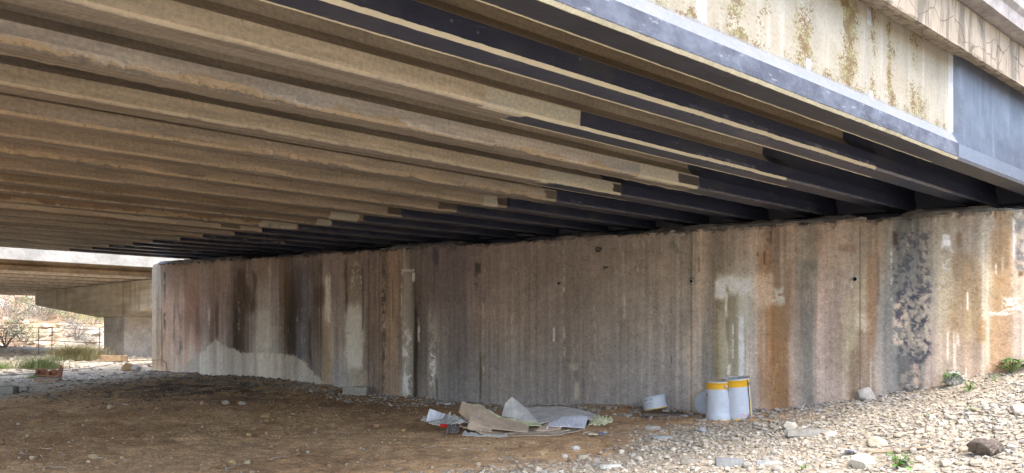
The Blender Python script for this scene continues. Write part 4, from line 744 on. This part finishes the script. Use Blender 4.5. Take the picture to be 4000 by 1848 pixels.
def can(px, py, H_, R_, label, tilt=(0, 0), rz=0., handle=1., cut=None, dent=.006, group='yellow-banded metal cans', text=None, name='metal_can', ear_a=-.5, loc=None, seam=None):
    p = at(px, py) if loc is None else loc
    e = put(empty(name, tuple(p)), label, 'can', group); e.rotation_euler = (tilt[0], tilt[1], rz)
    seg = 72; hs = np.concatenate([[0, .006, .012, .02], np.linspace(.03, .78, 46), [.80, .86, .92, .955, .965, .97, .98, 1.0]]) * H_
    V = []
    def rad(a, h):
        f = h / H_; r = R_
        if f < .01: r = R_ * 1.012
        if f > .962: r = R_ * 1.015
        if .16 < f < .72: r -= .0012 * (math.sin(f * 2 * math.pi * 16) > .2)
        return r - dent * 2 * float(max(0, vn(a * 1.3 + px, f * 4, 5) - .62)) * (1 if .03 < f < .95 else 0)
    for h in hs:
        for j in range(seg): a = 2 * math.pi * j / seg; r = rad(a, h); V.append((r * math.cos(a), r * math.sin(a), h))
    nh_ = len(hs)
    for h in (H_, H_ * .5, .01):
        for j in range(seg): a = 2 * math.pi * j / seg; V.append(((R_ - .013) * math.cos(a), (R_ - .013) * math.sin(a), h))
    Fc = [(q * seg + j, q * seg + (j + 1) % seg, (q + 1) * seg + (j + 1) % seg, (q + 1) * seg + j) for q in range(nh_ + 2) for j in range(seg)]
    Fc.append(tuple(range((nh_ + 2) * seg, (nh_ + 3) * seg))); Fc.append(tuple(range(seg - 1, -1, -1)))
    b_ = mesh('can_body', V, Fc, can_mat(H_, R_), parent=e)
    b_.data.materials.append(M_in)
    for i_, pl in enumerate(b_.data.polygons):
        pl.use_smooth = True
        if i_ >= (nh_) * seg: pl.material_index = 1
    # rolled rim
    V, Fc = tube([((R_ + .001) * math.cos(2 * math.pi * j / 48), (R_ + .001) * math.sin(2 * math.pi * j / 48), H_) for j in range(49)], .0035, 6); mesh('rim', V, Fc, M_tin, parent=e, smooth=True)
    if handle:
        for s_ in (0, math.pi):
            a = ear_a + s_; V, Fc = tube([((R_ - .001) * math.cos(a), (R_ - .001) * math.sin(a), H_ * .88), ((R_ + .009) * math.cos(a), (R_ + .009) * math.sin(a), H_ * .88)], .016, 16); mesh('handle_ear', V, Fc, M_tin, parent=e)
        pts = []
        for i_ in range(25):
            t_ = i_ / 24 * math.pi; a0 = ear_a; rr_ = R_ + .012
            x_ = rr_ * math.cos(t_); dwn = math.sin(t_)
            # bail hangs down against the can
            pts.append((rr_ * math.cos(ear_a + t_ * handle), rr_ * math.sin(ear_a + t_ * handle), H_ * .88 - dwn * H_ * .42))
        V, Fc = tube(pts, .003, 5); mesh('handle', V, Fc, M_tin, parent=e)
    return e, R_, H_
def wrap_text(txt, size, R_, a0, h, mat, parent, name='lettering'):
    cu = bpy.data.curves.new('t', 'FONT'); cu.body = txt; cu.size = size; cu.extrude = 0; ob = bpy.data.objects.new('t', cu); C.objects.link(ob); bpy.context.view_layer.update()
    me = bpy.data.meshes.new_from_object(ob.evaluated_get(bpy.context.evaluated_depsgraph_get())); C.objects.unlink(ob); bpy.data.objects.remove(ob)
    bm = bmesh.new(); bm.from_mesh(me); bmesh.ops.subdivide_edges(bm, edges=bm.edges, cuts=1); bmesh.ops.triangulate(bm, faces=bm.faces)
    for v_ in bm.verts:
        a = a0 + v_.co.x / R_; v_.co = Vector(((R_ + .0012) * math.cos(a), (R_ + .0012) * math.sin(a), h + v_.co.y))
    bm.to_mesh(me); bm.free(); me.materials.append(mat); o_ = bpy.data.objects.new(name, me); C.objects.link(o_); o_.parent = parent; return o_
M_ink = simple('black_ink', (.03, .03, .035), .6, bump=0); M_redink = simple('red_ink', (.6, .12, .12), .6, bump=0)
c1, R1, H1 = can(2810, 1641, .40, .136, 'front dented yellow-banded can standing by the wall, nearest of the cans', ear_a=-1.35, handle=.75, dent=.012)
wrap_text('-30', .045, R1, -3.25, H1 * .62, M_ink, c1)
c2, R2, H2 = can(2886, 1632, .415, .136, 'second yellow-banded open can, just right of the front can, with two hazard diamonds', tilt=(.06, -.09), ear_a=-.80, handle=.35)
def diamond(R_, a0, h, s_, par):
    V = []; Fc = []
    for k_, rr_ in enumerate((s_, s_ * .8)):
        for j in range(4): a = j * math.pi / 2; V.append(((R_ + .0015) * math.cos(a0 + rr_ * math.cos(a) / R_), (R_ + .0015) * math.sin(a0 + rr_ * math.cos(a) / R_), h + rr_ * math.sin(a)))
    Fc = [(j, (j + 1) % 4, 4 + (j + 1) % 4, 4 + j) for j in range(4)]; mesh('hazard_diamond', V, Fc, M_redink, parent=par)
    return a0
a_ = diamond(R2, -1.55, .04, .024, c2); a_ = diamond(R2, -1.16, .04, .024, c2); wrap_text('!', .03, R2, -1.19, .03, M_ink, c2)
# yellow-edged label seam strip on second can
V = []; Fc = []
for i_ in range(8):
    for a in (-.96, -.88): V.append(((R2 + .002) * math.cos(a), (R2 + .002) * math.sin(a), .01 + i_ / 7 * (H2 - .03)))
Fc = [(2 * i_, 2 * i_ + 1, 2 * i_ + 3, 2 * i_ + 2) for i_ in range(7)]; mesh('seam_strip', V, Fc, simple('seam_dark', (.05, .05, .05), .6), parent=c2)
V = []
for i_ in range(8):
    for a in (-.86, -.72): V.append(((R2 + .002) * math.cos(a), (R2 + .002) * math.sin(a), .01 + i_ / 7 * (H2 - .03)))
mesh('seam_strip', V, Fc, simple('seam_yellow', (.75, .55, .2), .6), parent=c2)
# can lid leaning behind
p = at(2738, 1620); lid = put(empty('can_lid', (p[0] + .06, p[1] + .05, p[2] + .135)), 'round pale blue-grey can end leaning on the wall behind the front can', 'can lid')
V = []; Fc = []; seg = 56
for r_, h_ in ((.0, .0), (.10, .0), (.118, .004), (.124, -.006), (.134, -.006), (.136, .006), (.136, -.05)):
    for j in range(seg): a = 2 * math.pi * j / seg; V.append((r_ * math.cos(a), r_ * math.sin(a), h_))
Fc = [(q * seg + j, q * seg + (j + 1) % seg, (q + 1) * seg + (j + 1) % seg, (q + 1) * seg + j) for q in range(6) for j in range(seg)]
mesh('lid_plate', V, Fc, simple('lid_paint', (.42, .47, .56), .45, .5, var=.12), parent=lid, smooth=True)
V, Fc = tube([(.137 * math.cos(2 * math.pi * j / 48), .137 * math.sin(2 * math.pi * j / 48), .002) for j in range(49)], .004, 6); mesh('rim', V, Fc, simple('brass_rim', (.45, .33, .12), .5), parent=lid, smooth=True)
lid.rotation_euler = (math.radians(76), 0, math.radians(-42))
# cut short can lying tilted on the mortar plate
p = at(2562, 1612); cc = put(empty('cut_can', (p[0], p[1], p[2] + .045)), 'short cut-down pale can tipped on the brown mortar plate, lettering on its side', 'can')
V = []; Rc = .133
for h, rr_ in ((0, Rc * 1.01), (.006, Rc * 1.01), (.012, Rc), (.07, Rc), (.150, Rc), (.152, Rc - .004), (.149, .001)):
    for j in range(64): a = 2 * math.pi * j / 64; hh_ = h; V.append((rr_ * math.cos(a), rr_ * math.sin(a), hh_))
Fc = [(q * 64 + j, q * 64 + (j + 1) % 64, (q + 1) * 64 + (j + 1) % 64, (q + 1) * 64 + j) for q in range(6) for j in range(64)] + [tuple(range(6 * 64, 7 * 64)), tuple(range(63, -1, -1))]
m = MT('cut_can_paint', .45, .5); o = m.obj(); sx = m.t.nodes.new('ShaderNodeSeparateXYZ'); m.t.links.new(o, sx.inputs[0]); n1 = m.noise(o, 20, 4); c = m.mix(n1, (.44, .49, .56), (.50, .54, .60)); c = m.mix(m.ss(sx.outputs[2], .013, .011), c, (.7, .52, .15)); m.color(c)
mesh('can_body', V, Fc, m.m, parent=cc, smooth=True); cc.rotation_euler = (math.radians(-5), math.radians(-11), 0)
wrap_text('Sikadur -30', .026, Rc, -math.pi + .35, .108, M_ink, cc); wrap_text('Component A', .014, Rc, -math.pi + .62, .07, M_ink, cc); wrap_text('5 kg', .016, Rc, -math.pi + .85, .035, M_ink, cc)

# ---------------------------------------------------------------- cardboard heap (coordinates measured in a close-up; x,y in its pixels, d = depth in metres behind the front edge)
HO = at(2021, 1709); YH = HO[1]; S_ = .3765 / F
def hp_(zx, zy, d):
    X_ = (1550 + zx * .3765 - CX) / F * (YH + d); Z_ = (CY - (1400 + zy * .3765)) / F * (YH + d); return np.array([X_, YH + d, Z_])
def sheet(name, front, back, mat, label, cat, nx=36, ny=10, th=.006, crump=.008, seed=0, torn=.0):
    fr = np.array([hp_(*q) for q in front]); bk = np.array([hp_(*q) for q in back])
    def rs_(P, n): t = np.linspace(0, len(P) - 1, n); return np.stack([np.interp(t, np.arange(len(P)), P[:, i]) for i in range(3)], 1)
    a = rs_(fr, nx); b = rs_(bk, nx); V = []
    tt = np.linspace(0, 1, ny)
    G = a[:, None] * (1 - tt)[None, :, None] + b[:, None] * tt[None, :, None]
    ii = np.linspace(0, 1, nx)[:, None] + 0 * tt[None]; jj = tt[None] + 0 * ii
    G[..., 2] += (fbm(ii * 7 + seed, jj * 3 + seed, 3, seed) - .5) * crump * 2
    if torn: G[:, -1] += ((fbm(ii[:, 0] * 18, 0 * ii[:, 0], 3, seed + 5) - .5) * torn)[:, None] * np.array([.3, 1, .6]); G[:, 0] += ((fbm(ii[:, 0] * 22, 0 * ii[:, 0], 3, seed + 6) - .5) * torn * .6)[:, None] * np.array([.3, 1, .2])
    gzv = zg(G[..., 0], G[..., 1]); G[..., 2] = np.maximum(G[..., 2], gzv + .006)
    o_ = mesh(name, G.reshape(-1, 3), grid_faces(nx, ny), mat, smooth=False); md = o_.modifiers.new('thick', 'SOLIDIFY'); md.thickness = th; md.offset = -1; return put(o_, label, cat, 'torn cardboard and paper heaped by the wall')
def board(name, c, lines=0.):
    m = MT(name, .85, .2); o = m.obj(); n = m.noise(o, 8, 4); n2 = m.noise(o, 1, 3, .6, scale3=(70, 6, 6)); k_ = m.mul(m.vc(n, .82, 1.15), m.vc(n2, 1 - lines, 1 + lines)); m.color(m.mix(1.0, c, mono(m, k_), 'MULTIPLY')); m.bump(n2, .3, .003); return m.m
M_cb = board('brown_cardboard', (.60, .47, .35), .07); M_cbd = board('old_cardboard', (.42, .35, .27), .2); M_wh = board('white_board', (.62, .61, .58), .08); M_pr = board('printed_white_card', (.60, .62, .68), .14); M_ye = board('yellow_paper', (.66, .66, .42), .1); M_gp = board('grey_paper', (.50, .50, .47), .2)
sheet('cardboard_sheet', [(690, 775, .25), (1000, 822, .1), (1350, 828, .08), (1700, 790, .15), (1960, 735, .35)], [(780, 700, 1.1), (1200, 690, 1.2), (1600, 680, 1.2), (1900, 670, 1.2), (2080, 650, 1.2)], M_cbd, 'flattened grey-brown cardboard lowest in the heap', 'cardboard', seed=1, torn=.1)
sheet('cardboard_sheet', [(640, 700, .45), (800, 745, .3), (1050, 800, .18), (1500, 800, .2), (1900, 730, .4)], [(760, 670, 1.0), (1100, 650, 1.1), (1500, 650, 1.1), (1950, 640, 1.0)], M_cb, 'flattened brown cardboard layer just above the lowest sheet', 'cardboard', seed=2, torn=.12, th=.008)
sheet('cardboard_sheet', [(735, 645, .50), (850, 700, .42), (980, 725, .36), (1180, 750, .28), (1360, 762, .24)], [(640, 560, .9), (682, 440, .92), (760, 478, .92), (860, 470, .92), (940, 530, .85), (1060, 612, .72), (1250, 650, .62), (1375, 668, .6)], M_cb, 'brown corrugated board with raised back edge on the left of the heap', 'cardboard', nx=60, seed=3, crump=.004, th=.006)
sheet('cardboard_flap', [(730, 720, .34), (860, 745, .3), (990, 760, .28)], [(770, 590, .55), (880, 660, .48), (985, 722, .4)], M_cb, 'small folded brown flap on the front left of the heap', 'cardboard', seed=4, torn=.06)
sheet('white_sheet', [(1470, 672, .62), (1650, 650, .7), (1820, 640, .7), (2010, 625, .85)], [(1330, 512, 1.5), (1500, 502, 1.6), (1700, 495, 1.65), (1900, 525, 1.55), (2072, 580, 1.3)], M_wh, 'large white-coated board spread at the back right of the heap', 'cardboard', nx=50, seed=5, crump=.01)
sheet('white_sheet', [(1085, 600, .95), (1180, 615, .85), (1300, 650, .72), (1465, 668, .62)], [(1122, 470, 1.05), (1192, 396, 1.1), (1250, 440, 1.1), (1345, 512, 1.1)], M_wh, 'white board standing up to a pointed corner in the middle of the heap', 'cardboard', seed=6, crump=.004)
sheet('printed_card', [(1545, 760, .34), (1560, 700, .36), (1740, 705, .32), (1950, 722, .28)], [(1580, 672, .5), (1700, 610, .62), (1800, 590, .64), (1985, 602, .6)], M_pr, 'pale lilac printed card at the front right of the heap', 'card', seed=7, crump=.003)
sheet('yellow_paper', [(1070, 640, .68), (1200, 660, .62), (1350, 690, .5), (1500, 695, .45)], [(925, 520, .86), (1075, 608, .74), (1250, 640, .66), (1500, 672, .6)], M_ye, 'thin strip of yellow paper along the raised brown board', 'paper', seed=8, torn=.03)
sheet('yellow_paper', [(1990, 690, .55), (2100, 690, .6), (2238, 655, .75)], [(2010, 620, 1.0), (2100, 585, 1.05), (2170, 605, 1.0), (2246, 622, .95)], M_ye, 'crumpled yellow-green paper at the right end of the heap', 'paper', seed=9, torn=.08, crump=.02)
sheet('brown_card', [(1440, 745, .3), (1560, 752, .3), (1700, 725, .3)], [(1500, 700, .5), (1640, 640, .6), (1800, 578, .68)], M_cb, 'brown folded card tucked under the lilac printed card', 'card', seed=10, crump=.004)
sheet('white_scrap', [(300, 655, .6), (380, 640, .58), (470, 620, .6)], [(340, 522, .7), (420, 548, .7), (510, 578, .7)], M_pr, 'upright white paper scrap at the far left of the heap', 'paper', seed=11, crump=.004)
sheet('grey_paper', [(250, 640, .6), (380, 690, .5), (560, 690, .45), (740, 650, .5)], [(280, 610, .8), (450, 600, .8), (600, 590, .8), (740, 625, .75)], M_gp, 'crumpled grey paper between the white scrap and the brown board', 'paper', seed=12, torn=.1, crump=.03)
sheet('grey_paper', [(680, 790, .2), (850, 815, .12), (1150, 826, .08)], [(690, 762, .3), (880, 785, .2), (1150, 805, .15)], M_gp, 'pale torn strip of paper edging the front of the heap', 'paper', seed=13, torn=.05)
sheet('dark_wrapper', [(510, 770, .3), (560, 775, .28), (640, 755, .3)], [(530, 690, .4), (580, 670, .45), (650, 700, .42)], board('dark_wrapper_film', (.14, .13, .12), .3), 'crumpled dark wrapper beside the red scrap', 'wrapper', seed=14, crump=.03)
sheet('red_scrap', [(445, 705, .42), (525, 710, .4)], [(450, 678, .46), (515, 682, .46)], simple('red_plastic', (.65, .03, .03), .4), 'small bright red plastic scrap left of the heap', 'scrap', nx=10, ny=4, seed=15, crump=.004)
def scrapbit(px, py, s_, c_, label, name='plastic_scrap', cat='scrap'):
    p = at(px, py); V = []; r_ = random.Random(int(px)); n = 7
    G = [[(s_ * (i_ / n - .5), s_ * .5 * (j / 4 - .5), .25 * s_ * r_.random() + .2 * s_) for j in range(5)] for i_ in range(n + 1)]
    o_ = mesh(name, [q for r in G for q in r], grid_faces(n + 1, 5), simple('scrap_material', c_, .6)); o_.location = (p[0], p[1], p[2] - .02 * s_); o_.rotation_euler = (0, 0, r_.uniform(-.5, .5)); md = o_.modifiers.new('t', 'SOLIDIFY'); md.thickness = .002; put(o_, label, cat)
scrapbit(2352, 1704, .075, (.12, .18, .5), 'small blue plastic lid right of the cardboard heap', 'blue_lid')
scrapbit(2318, 1706, .085, (.62, .56, .44), 'cream flake lying beside the small blue lid', 'cream_flake')
scrapbit(2475, 1618, .07, (.34, .36, .44), 'pale blue scrap by the brown mortar plate')
scrapbit(1745, 1588, .12, (.55, .56, .58), 'white-grey folded scrap in dirt below the wall foot', 'paper_scrap')
scrapbit(3315, 1778, .09, (.32, .35, .42), 'blue-grey folded scrap in the gravel above the dry stick', 'metal_scrap')
scrapbit(490, 1585, .06, (.6, .6, .6), 'tiny white scrap right of the pale tan cobble')

# ---------------------------------------------------------------- twigs, stick, cable
M_tw = simple('dry_wood', (.30, .24, .165), .9); M_twp = simple('bleached_twig', (.40, .35, .28), .9)
def twig(pxs, r, mat, label, name='twig', cat='twig', group=None, lift=.01):
    P = [at(*q) for q in pxs]; Q = []
    for a, b in zip(P[:-1], P[1:]):
        for t in np.linspace(0, 1, 5)[:-1]: q = a * (1 - t) + b * t; q[2] = float(zg(q[0], q[1])) + lift + random.uniform(0, .004); Q.append(q)
    Q.append(P[-1] + np.array([0, 0, lift])); V, Fc = tube(Q, list(np.linspace(r, r * .5, len(Q))), 6); return put(mesh(name, V, Fc, mat), label, cat, group)
twig([(3350, 1800), (3400, 1778), (3500, 1768), (3600, 1758), (3640, 1752)], .013, M_tw, 'long dry branch lying across the gravel at lower right', 'branch', 'branch')
tw = [([(880, 1838), (910, 1822), (960, 1818)], 'dry pale twig below the pair of cobbles at bottom left'), ([(1060, 1800), (1090, 1792), (1130, 1785)], 'curved dry twig at the bottom, right of the cream cobble'), ([(980, 1752), (1000, 1735), (1012, 1728)], 'short pale twig in the middle of the dirt floor'),
      ([(170, 1838), (200, 1832), (260, 1832)], 'pale twig at the very bottom left'), ([(165, 1757), (200, 1755), (240, 1748)], 'thin twig above the flat tan stone'), ([(360, 1796), (400, 1793)], 'pale twig beneath the long flat tan stone'), ([(225, 1607), (260, 1609), (300, 1609)], 'straight yellow stick in the shade on the left'),
      ([(1795, 1757), (1830, 1760), (1868, 1752)], 'pale twig below the front of the cardboard heap'), ([(1660, 1755), (1690, 1748), (1705, 1748)], 'thin pale stalk below the left end of the heap'), ([(2275, 1700), (2310, 1692), (2330, 1684)], 'thin stalk at the right end of the heap'), ([(2380, 1735), (2420, 1745), (2440, 1768)], 'bent greyish twig on the dirt right of the chips')]
for a, b in tw: twig(a, .005, M_twp, b, group='dry twigs on the dirt')
for i_ in range(40):
    x_ = random.uniform(0, 2300); y_ = random.uniform(1640, 1840); d_ = random.uniform(10, 35); twig([(x_, y_), (x_ + d_, y_ + random.uniform(-8, 8))], .0022, random.choice([M_tw, M_twp]), 'tiny straw-like stalk loose on the dirt floor', 'straw_stalk', 'stalk', 'straw stalks on the dirt floor', .004)
twig([(0, 1482), (150, 1470), (300, 1455), (420, 1440), (520, 1420), (600, 1406)], .010, simple('cable_grey', (.30, .30, .30), .6), 'thin grey cable trailing over the sunlit soil to the wall end', 'cable', 'cable', lift=.06)
u_a, z_a = wall_pt(600, 1408); u_b, z_b = wall_pt(660, 1440)
V, Fc = tube([UN(u_a + 1.2, .9, z_a - .04), UN(u_a + .1, .03, z_a), UN(wall_u(630), .02, z_a + .015), UN(wall_u(652), .02, z_a - .03), UN(u_b, .03, z_b - .1)], .008, 6); put(mesh('wire_loop', V, Fc, M_tw), 'stiff tan wire bent against the left end of the wall', 'wire')
# ---------------------------------------------------------------- weeds, tussocks, shrubs
def leafmat(name, c1, c2):
    m = MT(name, .6, .35); o = m.obj(); n = m.noise(o, 9, 3); m.color(m.mix(m.ss(n, .3, .7), c1, c2)); m.b.inputs['Transmission Weight'].default_value = 0; return m.m
M_leaf = leafmat('weed_leaf', (.07, .16, .03), (.13, .26, .06)); M_stem = simple('weed_stem', (.14, .18, .06), .8)
def weed(px, py, s_, n, label):
    p = at(px, py); e = put(empty('weed', tuple(p)), label, 'weed', 'green weeds in the gravel'); r_ = random.Random(int(px)); V = []; Fc = []; SV = []
    for i_ in range(n):
        a = r_.uniform(0, 6.28); h = s_ * r_.uniform(.25, 1.0); rr_ = s_ * r_.uniform(.1, .75) * (1.1 - h / s_ * .5); c_ = Vector((rr_ * math.cos(a), rr_ * math.sin(a), h * .9)); L_ = s_ * r_.uniform(.22, .42); dr_ = Vector((math.cos(a), math.sin(a), r_.uniform(-.3, .7))).normalized(); sd_ = dr_.cross(Vector((0, 0, 1))).normalized(); up = sd_.cross(dr_)
        o0 = len(V); prof_ = [(0, .0), (.2, .26), (.45, .36), (.7, .26), (.86, .14), (1, 0)]
        for t, w_ in prof_:
            b = c_ + dr_ * (t * L_) - Vector((0, 0, 1)) * (t * t * L_ * .35); V += [b + sd_ * w_ * L_ + up * .05 * L_, b, b - sd_ * w_ * L_ + up * .05 * L_]
        for q in range(5):
            k_ = o0 + q * 3; Fc += [(k_, k_ + 1, k_ + 4, k_ + 3), (k_ + 1, k_ + 2, k_ + 5, k_ + 4)]
        if i_ % 2 == 0: SV.append(tube([(0, 0, 0), tuple(c_ * .5 + Vector((0, 0, .1 * s_))), tuple(c_)], .003 * s_ / .12, 4))
    mesh('leaves', V, Fc, M_leaf, parent=e); v, f = merge(SV); mesh('stems', v, f, M_stem, parent=e)
for a in [(3955, 1462, .17, 46, 'leafy nettle at the right border against the wall foot'), (3715, 1508, .16, 42, 'nettle clump against the wall in front of the white-grey block'), (3785, 1528, .10, 22, 'low sprawling weed just right of the nettle clump in front of the wall'), (3505, 1835, .11, 34, 'dark green weed at the bottom edge beside the large cream rock'),
          (3130, 1845, .06, 14, 'tiny weed at the bottom edge left of the large cream rock'), (3630, 1640, .05, 12, 'tiny weed alone on the mid gravel slope'), (3795, 1608, .05, 12, 'tiny weed higher on the gravel slope at right'), (3890, 1490, .07, 14, 'small weed between the two nettles')]: weed(*a)
def tussock(px, py, s_, n, c_, label, name='grass_tussock', cat='grass tussock', spread=1.0, group='tussocks on the sunlit soil'):
    p = at(px, py); r_ = random.Random(int(px) + 3); V = []; Fc = []
    for i_ in range(int(n * 1.8)):
        a = r_.uniform(0, 6.28); b0 = Vector((r_.gauss(0, .28) * s_ * spread, r_.gauss(0, .2) * s_ * spread, 0)); L_ = s_ * r_.uniform(.4, 1.05); out = Vector((math.cos(a), math.sin(a), 0)) * r_.uniform(.3, 1.5); wd = Vector((-math.sin(a), math.cos(a), 0)) * s_ * .006; o0 = len(V)
        for t in (0, .35, .7, 1): q = b0 + out * L_ * t * t * .7 + Vector((0, 0, L_ * t * (1 - .25 * t) * .8)); ww = wd * (1 - t * .85); V += [q - ww, q + ww]
        Fc += [(o0 + 2 * j, o0 + 2 * j + 1, o0 + 2 * j + 3, o0 + 2 * j + 2) for j in range(3)]
    o_ = mesh(name, V, Fc, leafmat('tussock_blade', c_, tuple(x * 1.6 for x in c_))); o_.location = tuple(p); put(o_, label, cat, group)
tussock(285, 1408, .62, 1300, (.15, .14, .07), 'large olive tussock, biggest on the sunlit soil', spread=1.15); tussock(160, 1440, .45, 900, (.12, .15, .06), 'bright green low tussock in front of the large olive one', spread=1.7)
tussock(340, 1400, .55, 600, (.22, .19, .09), 'yellowing tussock right of the large olive one', spread=1.3); tussock(10, 1440, .3, 250, (.13, .2, .05), 'small green tussock at the left border', spread=1.4); tussock(125, 1478, .2, 120, (.12, .22, .05), 'tiny green tuft beside the red clay block'); tussock(425, 1385, .4, 400, (.20, .21, .10), 'faded tussock behind the sandstone slab', spread=1.8)
M_bark = simple('shrub_bark', (.25, .2, .15), .9)
def shrub(P, s_, n, c_, label, dens=1.0):
    e = put(empty('shrub', tuple(P)), label, 'shrub', 'scrub bushes beyond the bridge'); r_ = random.Random(int(P[0] * 13 + P[1] * 7)); V = []; Fc = []; SV = []
    lobes = [(Vector((r_.gauss(0, .3), r_.gauss(0, .25), r_.uniform(.2, .6))) * s_, r_.uniform(.18, .34) * s_) for _ in range(8)]
    for c0, rad_ in lobes: SV.append(tube([(0, 0, 0), tuple(c0 * .5 + Vector((0, 0, .05 * s_))), tuple(c0)], [.02 * s_, .012 * s_, .004 * s_], 5))
    for i_ in range(int(n * 1.8)):
        c0, rad_ = r_.choice(lobes); d_ = Vector((r_.gauss(0, 1), r_.gauss(0, 1), r_.gauss(0, 1))).normalized() * rad_ * r_.uniform(.55, 1.15); q = c0 + d_; q.z = max(q.z, .01); a = Vector((r_.gauss(0, 1), r_.gauss(0, 1), r_.gauss(0, 1))).normalized() * s_ * .022; b = a.cross(Vector((r_.gauss(0, 1), r_.gauss(0, 1), r_.gauss(0, 1)))).normalized() * s_ * .011; o0 = len(V); V += [q - a, q + b, q + a, q - b]; Fc.append((o0, o0 + 1, o0 + 2, o0 + 3))
    mesh('foliage', V, Fc, leafmat('shrub_leaf', c_, tuple(x * 1.7 for x in c_)), parent=e); v, f = merge(SV); mesh('stems', v, f, M_bark, parent=e)
def far_at(px, py):
    p = at(px, py); return p
for a in [(30, 1262, 1.9, 1500, (.20, .17, .14), 'dull grey-brown bush on the hillside at the left border'), (175, 1255, 2.1, 1700, (.17, .18, .10), 'grey-green bush under the tip of the pier cap'), (365, 1272, 1.3, 900, (.14, .19, .07), 'small green bush left of the pier column'), (300, 1330, 1.2, 900, (.22, .2, .17), 'pale grey bush behind the large olive tussock'),
          (95, 1352, 1.4, 1200, (.20, .22, .13), 'sage green bush behind the wire fence'), (20, 1360, 1.2, 900, (.26, .22, .18), 'dry brown bush low at the left border'), (230, 1190, 1.0, 700, (.2, .2, .12), 'small bush high on the hillside under the pier cap'), (340, 1350, .8, 600, (.20, .2, .15), 'low bush just left of the pier column foot')]:
    shrub(far_at(a[0], a[1]), a[2], a[3], a[4], a[5])
# sprays of twigs behind the wall end
p = at(582, 1368); e = put(empty('dry_shrub', tuple(p)), 'leafless spray of pale stems beside the left end of the wall', 'shrub'); SV = []
for i_ in range(26):
    a = random.uniform(0, 6.28); L_ = random.uniform(.6, 1.7); b = Vector((math.cos(a) * .3 - .1, math.sin(a) * .3, 1)).normalized(); SV.append(tube([(0, 0, 0), tuple(b * L_ * .5), tuple(b * L_ + Vector((random.uniform(-.2, .1), 0, -.05)))], [.012, .008, .003], 4))
v, f = merge(SV); mesh('stems', v, f, M_twp, parent=e)
for i_ in range(9):
    x_ = 200 + random.uniform(0, 180); y_ = random.uniform(1395, 1430); twig([(x_, y_), (x_ + random.uniform(20, 60), y_ + random.uniform(-14, 14))], .012, M_twp, 'bleached branch lying around the large olive tussock', 'branch', 'branch', 'bleached branches on the sunlit soil', .03)
# ---------------------------------------------------------------- wire fence
fe = put(empty('wire_fence', (-12, 18.5, 0)), 'rusty wire fence with thin posts on the left below the far bridge', 'fence'); M_wire = simple('rusty_wire', (.16, .13, .11), .7)
def fp(x_, y_, Y_=18.5): return np.array([(x_ - CX) / F * Y_, Y_ , (CY - y_) / F * Y_])
org = np.array([-12, 18.5, 0])
for ys, r_ in (((1259, 1262), .008), ((1279, 1285), .011), ((1300, 1303), .008), ((1331, 1336), .016), ((1318, 1322), .005), ((1352, 1350), .005)):
    P = [fp(-60 + t * 460, ys[0] + (ys[1] - ys[0]) * t + 3 * math.sin(t * 9)) - org for t in np.linspace(0, 1, 12)]; V, Fc = tube(P, r_ * .6, 5); mesh('wire', V, Fc, M_wire, parent=fe)
for x_ in (150, 202, 388, -20):
    b = fp(x_, 1368) - org; t = fp(x_ + 2, 1278) - org; V, Fc = tube([b - np.array([0, 0, .25]), (b + t) / 2, t], .010, 6); mesh('fence_post', V, Fc, M_wire, parent=fe)

# parts of the large structures were laid out in world coordinates: hang them on their thing without moving them
for r_ in (bridge, br2, pier, sup):
    for ch in bpy.data.objects:
        if ch.parent is r_: ch.location = -r_.location
